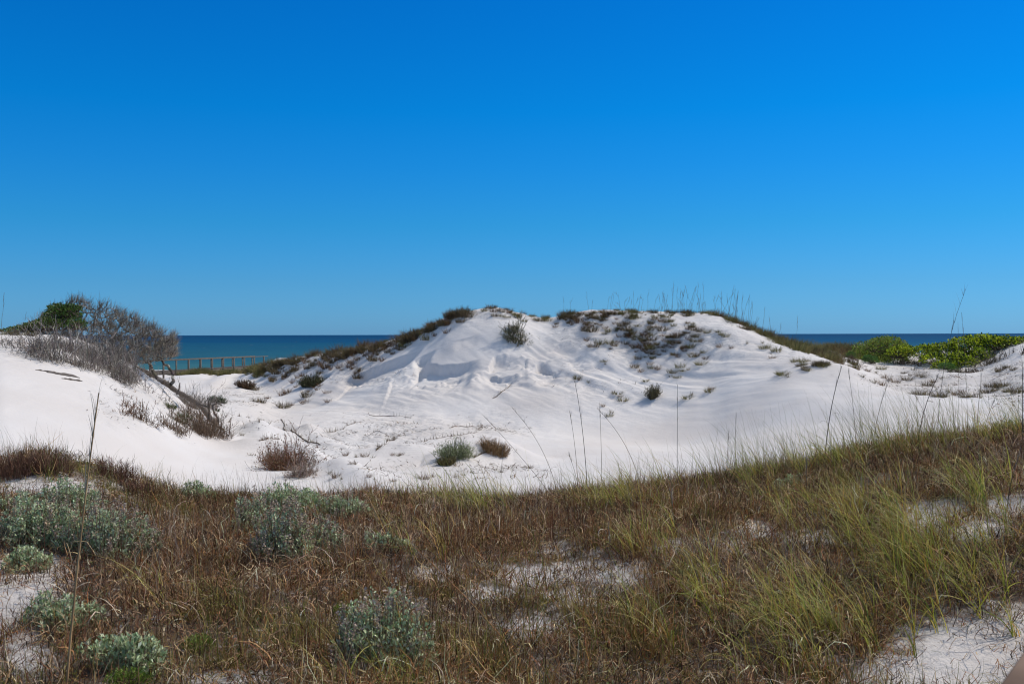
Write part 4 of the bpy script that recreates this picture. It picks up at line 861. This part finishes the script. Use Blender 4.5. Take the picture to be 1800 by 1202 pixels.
# faint seed stalks standing along the crest
def crest_stalk_proto(seed):
    rg = np.random.RandomState(seed); pts = np.array([[0, 0, -0.1], [0.02, 0, 0.4], [0.05 * rg.randn(), 0, 0.8], [0.12 * rg.randn(), 0, 1.15]])
    P = catmull(pts, 8); vv, ff = path_tube(P, np.linspace(0.0055, 0.0035, 8), 4)
    lv = ribbons(np.repeat(P[5:], 3, 0), 0.2, 0.15, 0.2, rg.uniform(0, 6.28, 9), 0, 0.007, 3, lin((118, 104, 84)), 0.05, rng=rg)
    o = mesh_np("seed_stalk", *join((vv, ff, np.repeat(lin((112, 98, 78))[None], len(vv), 0)), lv)[:2], M_dry, np.concatenate([np.repeat(lin((112, 98, 78))[None], len(vv), 0), lv[2]]))
    return o
cp = [[crest_stalk_proto(s_), False] for s_ in range(5)]
def put_stalk(x, y, sc, label, group):
    pr = cp[rs.randint(5)]
    if pr[1]: o = pr[0].copy(); scn.collection.objects.link(o)
    else: o = pr[0]; pr[1] = True
    o.location = (x, y, float(ground(x, y))); o.rotation_euler = (rs.normal(0, .15), rs.normal(0, .15), rs.uniform(0, 6.28)); o.scale = (1, 1, sc)
    tag(o, label, "grass stalk", group)
CR = [(960,556),(1040,551),(1150,549),(1240,550),(1300,573),(1370,604),(1400,615)]
for i in range(92):
    u = rs.choice([rs.uniform(1080, 1335), rs.uniform(1160, 1330), rs.uniform(960, 1400)])
    v = np.interp(u, [c[0] for c in CR], [c[1] for c in CR]) + 3; p = hit(u, v, y0=30); y = p[1] + rs.uniform(0, 2.0)
    put_stalk(p[0] * y / p[1], y, rs.uniform(0.3, 1.25) * (1.1 if u > 1180 else 0.75), "thin grey seed stalk standing against the sky on the big dune crest", "seed stalks along the dune crest")
put_stalk((3 - 900) / F * 33, 33, 1.0, "thin seed stalk alone on the left dune top at the picture edge", None)

# ------------------------------------------------------------------ leafy shrubs (right hill, left evergreen)
def leafy_shrub(name, label, lobes, cols, wts, lsize, n, base, cat="shrub", group=None, mat=M_leaf, twigcol=(96, 84, 72), asp=0.55, upb=0.35, ntw=200):
    """lobes: world-space (x,y,z,rx,ry,rz); base: world point"""
    e = empty(name, base, label, cat, group); base = np.asarray(base, float)
    lb = np.array(lobes, float); vol = (lb[:, 3] * lb[:, 5]); k = rs.choice(len(lb), n, p=vol / vol.sum())
    d = rs.randn(n, 3); d /= np.linalg.norm(d, axis=1)[:, None]; d[:, 2] = np.where(d[:, 2] < -0.3, -d[:, 2], d[:, 2])
    q = np.stack([np.arctan2(d[:, 1], d[:, 0]), d[:, 2]], -1)
    rr = 1 + 0.20 * fbm(q[:, 0] * 2 + k * 7.0, q[:, 1] * 3, 1.0, 3, 5); rr *= 1 - 0.45 * rs.rand(n) ** 2.2
    P = lb[k, :3] + d * lb[k, 3:6] * rr[:, None]
    g = ground(P[:, 0], P[:, 1]); P[:, 2] = np.maximum(P[:, 2], g + 0.03)
    D = d * 0.8 + rs.randn(n, 3) * 0.55; D[:, 2] += upb; D /= np.linalg.norm(D, axis=1)[:, None]
    vv, ff, cc = leaves(P - base, D, lsize * rs.uniform(0.6, 1.3, n), asp, pal(cols, wts, n, jit=0.14)); mesh_np("foliage", vv, ff, mat, cc, e)
    kk = rs.choice(n, ntw); s0 = lb[k[kk], :3].copy(); s0[:, 2] -= lb[k[kk], 5] * 0.5; s0[:, :2] += rs.randn(ntw, 2) * 0.15
    S = np.stack([s0 - base, P[kk] - base + D[kk] * lsize], 1)
    vv, ff, cc = tubes((S, np.tile([[0.022, 0.008]], (ntw, 1))), 3, lin(twigcol)); mesh_np("branches", vv, ff, M_twig, cc, e)
    return e
def lobe(u, v, D, ru, rv, rd=None):
    s = D / F; return ((u - 900) * s, D, -(v - float(hor(u))) * s, ru * s, (rd if rd else ru * s * 0.8), rv * s)
def gpt(u, D):
    x = (u - 900) / F * D; return (x, D, float(ground(x, D)))
leafy_shrub("evergreen_bush", "dome of dark green evergreen bush before the sea on the right hill",
    [lobe(1545,622,57,48,28,1.6), lobe(1510,628,56.5,26,14,1.0), lobe(1560,612,57,36,22,1.4), lobe(1590,622,57,20,16,1.0), lobe(1530,634,56,36,14,1.0), lobe(1572,636,55.5,26,14,.8)],
    [(134, 152, 58), (152, 168, 66), (84, 104, 44), (170, 174, 80), (124, 104, 70)], [4, 3, 2.5, 2, 1], 0.10, 8000, gpt(1545, 56.5), group="green shrubs on the right hill")
leafy_shrub("round_bush", "small round bright green bush at the lower edge of the dark green dome bush", [lobe(1531,634,54,13,9,.4), lobe(1525,630,54,8,7,.3)], [(92, 128, 60), (108, 144, 72), (78, 108, 52)], [3, 2, 2], 0.06, 1500, gpt(1531, 54), group="green shrubs on the right hill", ntw=30)
leafy_shrub("round_bush", "small round green bush left of the dark green dome bush at its foot", [lobe(1496,626,55,9,8,.3)], [(96, 122, 56), (108, 132, 66), (80, 104, 50)], [3, 2, 2], 0.06, 700, gpt(1496, 55), group="green shrubs on the right hill", ntw=20)
YG = [(186, 198, 42), (150, 168, 40), (214, 220, 66), (84, 104, 42), (58, 72, 34)]
leafy_shrub("yellow_green_shrub", "narrow clump of yellow green leaves right against the dark dome bush", [lobe(1578,622,54.5,20,13,.6), lobe(1590,616,55,14,9,.5)], YG, [4, 3, 2, 3, 2], 0.10, 1700, gpt(1580, 54.5), group="green shrubs on the right hill", asp=0.6, ntw=60)
leafy_shrub("yellow_green_shrub", "long bank of glossy yellow green leaves sprawling down the white slope at right",
    [lobe(1625,622,54,28,16,.9), lobe(1660,622,53.5,34,20,1.0), lobe(1700,612,53,34,22,1.0), lobe(1730,606,53,24,18,.9), lobe(1640,634,52.5,24,12,.6), lobe(1680,638,52,24,18,.7), lobe(1722,632,52,20,20,.6), lobe(1662,646,51.5,22,12,.5), lobe(1700,642,51.5,22,14,.5), lobe(1735,640,51.5,10,14,.4)],
    YG, [4, 3, 2.4, 3.4, 3.4], 0.125, 8200, gpt(1670, 53), group="green shrubs on the right hill", asp=0.6)
leafy_shrub("yellow_green_shrub", "yellow green leaves capping the hilltop at the right edge",
    [lobe(1765,603,52.5,26,12,.9), lobe(1800,604,52,28,12,.9), lobe(1840,606,52,28,12,.9), lobe(1745,606,52.5,22,16,.7)], YG, [3, 3, 2, 3, 3], 0.12, 3000, gpt(1780, 52), group="green shrubs on the right hill", asp=0.6)
leafy_shrub("round_bush", "small round green bush under the middle of the yellow green bank", [lobe(1664,645,50,14,8,.4), lobe(1676,650,49.8,10,6,.3)], [(96, 130, 56), (108, 146, 66), (80, 108, 50)], [3, 2, 2], 0.06, 1300, gpt(1664, 50), group="green shrubs on the right hill", ntw=30)
for (u, v, wv, hv, lb_) in ((1745,640,60,30,"leafless grey brown thicket under the right end of the yellow green bank"),(1600,640,60,18,"dry brown thicket between the dome bush and the yellow green bank"),
                            (1700,655,50,16,"brown dead thicket at the foot of the yellow green bank"),(1785,625,50,24,"grey twiggy thicket under the hilltop leaves at right edge"),(1500,640,46,18,"dry thicket at the left foot of the dome bush")):
    twig_bush(u, v, wv, hv, lb_, [(104, 92, 78), (86, 74, 62), (124, 112, 92)], group="leafless thickets on the right hill", y0=38, n=240, wd=0.02, up=1.3, depth=1.6, ragged=1.0)

leafy_shrub("evergreen_shrub", "glossy dark green shrub rising beside the bare grey tree on the left dune",
    [lobe(110,560,34.8,26,24,.8), lobe(126,550,34.8,15,16,.6), lobe(98,546,34.8,11,12,.5), lobe(134,572,34.5,14,14,.6)], [(74, 98, 42), (92, 118, 50), (58, 78, 36), (110, 132, 60)], [3, 3, 2, 1], 0.075, 2600, gpt(112, 35.5), group="evergreen shrubs on the left dune")
leafy_shrub("evergreen_shrub", "low spreading dark green shrub trailing left along the dune top",
    [lobe(60,577,34,24,11,.7), lobe(84,573,34,22,16,.7), lobe(36,580,34,18,7,.6), lobe(14,582,34,16,4,.5)], [(80, 100, 44), (96, 116, 50), (64, 80, 38), (112, 118, 62)], [3, 3, 2, 1], 0.07, 2400, gpt(62, 35), group="evergreen shrubs on the left dune")

# ------------------------------------------------------------------ bare leaning tree
def wp(u, v, D): return np.array([(u - 900) / F * D, D, -(v - float(hor(u))) / F * D])
b0 = hit(384, 752, y0=22, y1=45)
tree = empty("leaning_tree", b0, "windswept leafless grey tree leaning left up the dune with a long bare trunk", "tree")
Db = b0[1]
tr = catmull([b0 + (0.1, 0, -0.15), wp(372, 738, Db + .2), wp(352, 712, Db + 1.0), wp(332, 699, Db + 1.8), wp(312, 688, Db + 2.4), wp(288, 671, Db + 3.2), wp(262, 655, Db + 4), wp(240, 646, Db + 4.5), wp(222, 634, Db + 4.8), wp(196, 616, Db + 5)], 44)
rad = np.linspace(0.105, 0.065, 44) * (1 + 0.22 * np.sin(np.arange(44) * 1.9) + 0.08 * rs.randn(44))
vv, ff = path_tube(tr - b0, rad, 9); mesh_np("trunk", vv, ff, M_bark, None, tree, smooth=True)
nodes = [tr[i] for i in range(22, 44)]; par = [-1] * len(nodes); base_n = len(nodes)
limbs = [[wp(292, 672, Db + 3.1), wp(301, 676, Db + 2.6), wp(304, 662, Db + 2.5), wp(300, 650, Db + 2.5), wp(294, 640, Db + 2.6), wp(284, 632, Db + 2.8), wp(280, 618, Db + 3)],
         [wp(284, 670, Db + 3.1), wp(268, 652, Db + 3.2), wp(264, 640, Db + 3.3), wp(255, 630, Db + 3.4), wp(240, 618, Db + 3.6)],
         [wp(222, 634, Db + 4.8), wp(214, 615, Db + 4.6), wp(190, 605, Db + 4.6), wp(165, 600, Db + 4.4), wp(140, 592, Db + 4.3)],
         [wp(240, 646, Db + 4.5), wp(220, 622, Db + 4.2), wp(212, 600, Db + 4), wp(190, 580, Db + 4), wp(170, 560, Db + 4)],
         [wp(196, 616, Db + 5), wp(170, 615, Db + 5), wp(130, 612, Db + 4.6), wp(95, 606, Db + 4.2)]]
S, R = [], []
for L_ in limbs:
    Pl = catmull(L_, 16) + np.random.RandomState(3).randn(16, 3) * 0.03
    rr = np.linspace(0.075, 0.03, 16)
    for i in range(15): S.append((Pl[i], Pl[i + 1])); R.append((rr[i], rr[i + 1]))
    st_ = len(nodes)
    for i in range(16): nodes.append(Pl[i]); par.append(-1)
# attraction points in the wind-shaped crown
T = []
while len(T) < 1300:
    u = rs.uniform(55, 312); ctop = np.interp(u, [55, 90, 130, 170, 205, 240, 270, 300, 315], [572, 540, 522, 528, 545, 562, 574, 586, 598]); cbot = np.interp(u, [55, 100, 150, 200, 250, 315], [604, 630, 644, 648, 640, 628])
    v = ctop + (cbot - ctop) * rs.rand() ** 0.9
    T.append(wp(u, v, Db + rs.uniform(1.4, 4.6) * (0.6 + 0.4 * min(1, (320 - u) / 120))))
T = np.array(T); T[:, 2] = np.maximum(T[:, 2], ground(T[:, 0], T[:, 1]) + 0.05)
rootc = wp(240, 640, Db + 4); T = T[np.argsort(np.linalg.norm(T - rootc, axis=1))]
tipd = []
for t_ in T:
    Nn = np.array(nodes); d = np.linalg.norm(Nn - t_, axis=1); j = int(np.argmin(d)); a_ = Nn[j]
    m = max(2, int(d[j] / 0.18)); prev = a_
    r0 = 0.016
    for q in range(1, m + 1):
        f = q / m; p = a_ + (t_ - a_) * f + np.array([0, 0, 0.10 * math.sin(f * PI) * d[j]]) + rs.randn(3) * 0.03
        S.append((prev, p)); R.append((r0 * (1 - 0.35 * (f - 1 / m)), r0 * (1 - 0.35 * f))); nodes.append(p); par.append(j); prev = p
    tipd.append((prev, (t_ - a_) / (d[j] + 1e-6)))
S = np.array(S); R = np.array(R)
vv, ff, cc = tubes((S - b0, R), 4, pal(GREYTW, [3, 3, 1, 3], len(S))); mesh_np("branches", vv, ff, M_twig, cc, tree)
Nn = np.array(nodes[base_n + 80:]); k = rs.randint(0, len(Nn), 26000); P = Nn[k]; N = len(k)
tw = ribbons(P - b0, rs.uniform(0.10, 0.36, N), rs.uniform(0.2, 1.7, N), rs.uniform(-0.8, 0.6, N), rs.normal(0.0, 1.0, N), rs.uniform(-0.8, 0.8, N), rs.uniform(0.006, 0.012, N), 4, pal(GREYTW, [3, 2, 2, 2], N), 0.22, tip=0.4)
# outer twigs reaching up beyond the crown
tp_ = np.array([t[0] for t in tipd]); sel = tp_[:, 2] > np.percentile(tp_[:, 2], 55); P2 = np.repeat(tp_[sel], 4, 0); N = len(P2)
tw2 = ribbons(P2 - b0, rs.uniform(0.2, 0.5, N), rs.uniform(0.2, 1.1, N), rs.uniform(-0.5, 0.5, N), rs.normal(0.0, 0.8, N), rs.uniform(-0.5, 0.5, N), 0.010, 4, pal(GREYTW, [3, 2, 1, 2], N), 0.18, tip=0.4)
vv, ff, cc = join(tw, tw2); tag(mesh_np("twigs", vv, ff, M_twig, cc, tree), kind="stuff")
# dead shrubs, roots and brush on the slope under the tree
GT = [(140, 130, 120), (108, 98, 90), (166, 156, 144)]; BT2 = [(118, 96, 78), (94, 78, 64), (140, 122, 104)]
for (u, v, wv, hv, cols, lb_, up, n) in (
    (60,603,130,24,GT,"fallen grey twigs spreading over the sand at the left foot of the tree crown",1.4,420),
    (125,628,130,54,GT,"dense grey dead twig thicket shading the dune under the tree crown",1.5,1300),
    (175,644,110,62,GT,"darkest tangle of dead branches under the middle of the crown",1.5,1300),
    (218,664,80,56,GT,"tangled grey roots hanging on the bank below the crown",1.4,900),
    (218,722,54,26,[(128,92,70),(104,78,62),(146,120,96)],"rusty brown dead brush at the left edge of the debris slope",1.3,360),
    (262,738,56,30,BT2,"dead brush with a crooked dark stick on the debris slope",1.3,420),
    (322,738,60,32,BT2,"thin brown brush between the dead brush and the trunk",1.3,420),
    (296,752,60,22,BT2,"dark brown brush spilling onto smooth sand at the slope's lower edge",1.3,520),
    (368,764,62,44,BT2,"brown brush heaped around the base of the leaning trunk",1.3,800),
    (345,716,66,36,GT,"grey twigs sprouting along the lower trunk",1.3,700),
    (262,690,64,36,GT,"grey dead brush on the bank between the crown and the lower trunk",1.4,420)):
    twig_bush(u, v, wv, hv, lb_, cols, name="dead_brush", cat="brush", group="dead brush on the left dune slope", y0=21, y1=45, n=n, wd=0.012, up=up, depth=2.6, ragged=1.0)
for (u, v, wv, hv, lb_) in ((300,716,22,12,"small olive green sprig on the debris slope left of the trunk"),(325,735,30,14,"olive sprig half way along the trunk, right of the smaller one"),(316,742,26,12,"green sprig at the lower edge of the debris slope")):
    twig_bush(u, v, wv, hv, lb_, [(88, 96, 54), (78, 84, 48), (104, 108, 64)], name="green_sprig", cat="sprig", group="green sprigs by the trunk", y0=21, y1=45, n=60, wd=0.012, up=1.2, leafy=5, leafcol=[(92, 102, 50), (80, 90, 44)])
# forked dead snag beside the trunk
sb = hit(376, 748, y0=22, y1=45); sn = empty("dead_snag", sb, "forked dead snag with two bare curved stems right of the trunk base", "dead branch")
Ds = sb[1]
for L_ in ([sb, wp(384, 738, Ds), wp(376, 725, Ds), wp(373, 713, Ds), wp(382, 708, Ds), wp(390, 712, Ds)], [wp(364, 742, Ds), wp(367, 728, Ds), wp(366, 716, Ds), wp(352, 710, Ds), wp(346, 706, Ds)],
           [wp(367, 716, Ds), wp(366, 704, Ds), wp(364, 698, Ds)], [wp(310, 692, Ds + 2), wp(314, 684, Ds + 2), wp(316, 672, Ds + 2)]):
    Pl = catmull(L_, 14); vv, ff = path_tube(Pl - sb, np.linspace(0.05, 0.018, 14), 6); mesh_np("stem", vv, ff, M_bark, None, sn, smooth=True)

pb = hit(104, 659, y0=20); sl = empty("weathered_driftwood", pb, "dark grey layered wood half buried in the smooth sand of the left dune", "driftwood")
for (u0, v0, u1, v1, tk) in ((62,650,118,659,.03),(82,654,134,662,.045),(96,657,140,664,.03),(108,665,144,670,.035)):
    p0 = hit(u0, v0, y0=20); p1 = hit(u1, v1, y0=20); n = 14; Pl = p0 + (p1 - p0) * np.linspace(0, 1, n)[:, None]
    Pl[:, 2] = ground(Pl[:, 0], Pl[:, 1]) + 0.01; r_ = tk * np.sin(np.linspace(0.12, PI - 0.12, n)) ** 0.6 * (1 + 0.25 * rs.randn(n)).clip(0.4, 1.5)
    vv, ff = path_tube(Pl - pb, r_, 6); mesh_np("wood_strip", vv, ff, M_bark, None, sl)
# driftwood and runner stems on the bowl floor
def runner(pts, r, label, name="dead_runner", cat="dead stem", y0=18, group="dead stems lying in the sand bowl", col=(100, 84, 68), fz=1.0):
    r = r * 0.65; P = np.array([hit(a, b, y0=y0, y1=60) for a, b in pts]); n = 6 * len(P); Pl = catmull(P, n); Pl[:, 2] = ground(Pl[:, 0], Pl[:, 1]) + r * 0.6
    b = Pl[0].copy(); e = empty(name, b, label, cat, group)
    vv, ff = path_tube(Pl - b, r * (1 + 0.3 * rs.randn(n)).clip(0.5, 1.6), 5); mesh_np("stem", vv, ff, M_twig, np.repeat(np.clip(lin(col)[None] * (1 + 0.2 * rs.randn(n, 1)), .01, 1), 5, 0), e)
    m = int(n * 5 * fz); k = rs.randint(0, n, m)
    vv, ff, cc = ribbons(Pl[k] - b, rs.uniform(0.06, 0.26, m), rs.uniform(0, 1.4, m), rs.uniform(-0.4, 0.8, m), rs.uniform(0, 6.28, m), 0.5, 0.012, 3, pal([(112, 92, 68), (96, 80, 60), (124, 112, 78)], [3, 2, 2], m), 0.3)
    mesh_np("twigs", vv, ff, M_twig, cc, e)
runner([(402,742),(420,731),(438,738),(455,743),(475,743)], 0.02, "brown runner arching over a drift right of the leaning trunk")
runner([(497,752),(520,762),(540,776),(562,782)], 0.03, "twisted brown runner descending the drift above the reddish bush")
runner([(500,750),(497,742),(493,737)], 0.03, "short dark stick poking up at the end of the twisted runner", fz=.3)
runner([(455,775),(470,771),(490,772)], 0.02, "small matted runner left of the reddish brown dead bush")
runner([(574,760),(590,757),(606,750),(625,742)], 0.012, "fine dark runner rising right across the bowl floor", fz=.7)
runner([(660,792),(668,785),(680,775),(693,773)], 0.02, "dark runner climbing a little sand mound in the middle of the bowl")
runner([(790,752),(808,749),(820,750),(848,747),(840,754)], 0.022, "grey driftwood branch with a fork lying below the dune face", fz=.2)
runner([(648,729),(680,731),(722,734)], 0.018, "straight thin dark stick lying at the toe of the dune face", fz=.2, y0=30)
runner([(632,758),(660,757),(690,762)], 0.010, "thin stick lying flat on the bowl floor left of the driftwood", fz=.2, y0=24)
runner([(740,776),(780,768),(820,762),(848,752)], 0.012, "long line of brown litter rising toward the driftwood branch", fz=.8)
runner([(832,805),(845,798),(860,793)], 0.02, "brown runner on the left shoulder of the domed tuft hummock")
runner([(866,700),(880,690),(898,676)], 0.02, "dark broken stem on the lower dune face right of the scarps", y0=34, fz=.5)

# ------------------------------------------------------------------ distant boardwalk
def box(c, ax, ay, az, hx, hy, hz):
    c = np.array(c, float); V = []
    for sx in (-1, 1):
        for sy in (-1, 1):
            for sz in (-1, 1): V.append(c + ax * hx * sx + ay * hy * sy + az * hz * sz)
    Fc = np.array([[0, 1, 3, 2], [4, 6, 7, 5], [0, 4, 5, 1], [2, 3, 7, 6], [0, 2, 6, 4], [1, 5, 7, 3]]); return np.array(V), Fc, np.zeros((8, 3))
A = np.array([(205 - 900) / F * 79.5, 79.5]); B2 = np.array([(470 - 900) / F * 102, 102.0])
dirv = (B2 - A); Lw = np.linalg.norm(dirv); dirv /= Lw; ax = np.array([dirv[0], dirv[1], 0]); ay = np.array([-dirv[1], dirv[0], 0]); az = np.array([0, 0, 1.0])
org = np.array([A[0], A[1], -3.10]); bw = empty("boardwalk", org, "long wooden boardwalk with post and rail sides crossing before the sea", "boardwalk")
O0 = np.zeros(3)
vv, ff, cc = box(ax * Lw / 2 + ay * 0.75, ax, ay, az, Lw / 2, 0.80, 0.03); 
pl = []
for i in range(int(Lw / 0.15)): pl.append(box(ax * (i * 0.15 + 0.07) + ay * 0.75, ax, ay, az, 0.066, 0.80, 0.022))
vv, ff, cc = join(*pl); mesh_np("deck", vv, ff, M_board, None, bw)
for sd_, nm in ((0.0, 0), (1.5, 1)):
    vv, ff, cc = box(ax * Lw / 2 + ay * sd_ + az * -0.16, ax, ay, az, Lw / 2, 0.025, 0.12); mesh_np("stringer", vv, ff, M_board, None, bw)
    vv, ff, cc = box(ax * Lw / 2 + ay * sd_ + az * 0.94, ax, ay, az, Lw / 2, 0.085, 0.035); mesh_np("handrail", vv, ff, M_board, None, bw)
    x = 0.4 + nm * 0.5
    while x < Lw:
        p = org + ax * x + ay * sd_; g = float(ground(p[0], p[1])) - org[2]
        z0, z1 = min(g - 0.2, -0.3), 0.903
        vv, ff, cc = box(ax * x + ay * (sd_ + (-0.07 if nm == 0 else 0.07)) + az * (z0 + z1) / 2, ax, ay, az, 0.06, 0.042, (z1 - z0) / 2); mesh_np("post", vv, ff, M_board, None, bw)
        x += 1.85

# near handrail whose end crosses the lower right corner
hr0 = np.array([0.771, 1.57, -0.569]); hd = np.array([0.119, 0.16, 0.0]); hd /= np.linalg.norm(hd); hn = np.array([hd[1], -hd[0], 0])
rail = empty("boardwalk_rail", hr0 + hn * 0.07 - az * 1.45, "out of focus weathered wooden rail cutting the lower right corner", "railing")
ro = np.array(rail.location)
def bev_box(name, c, a1, a2, a3, h1, h2, h3, mat, par_):
    vv, ff, cc = box(c, a1, a2, a3, h1, h2, h3); o = mesh_np(name, vv, ff, mat, None, par_)
    m = o.modifiers.new("bevel", 'BEVEL'); m.width = 0.006; m.segments = 2; return o
bev_box("top_board", hr0 + hn * 0.07 + hd * 0.55 - ro, hd, hn, az, 1.4, 0.07, 0.019, M_rail, rail)
bev_box("side_board", hr0 + hn * 0.05 + hd * 0.55 - az * 0.09 - ro, hd, hn, az, 1.4, 0.019, 0.069, M_rail, rail)
for s_ in (-0.6, 1.2):
    bev_box("post", hr0 + hn * 0.115 + hd * s_ - az * 0.80 - ro, hd, hn, az, 0.045, 0.045, 0.779, M_rail, rail)
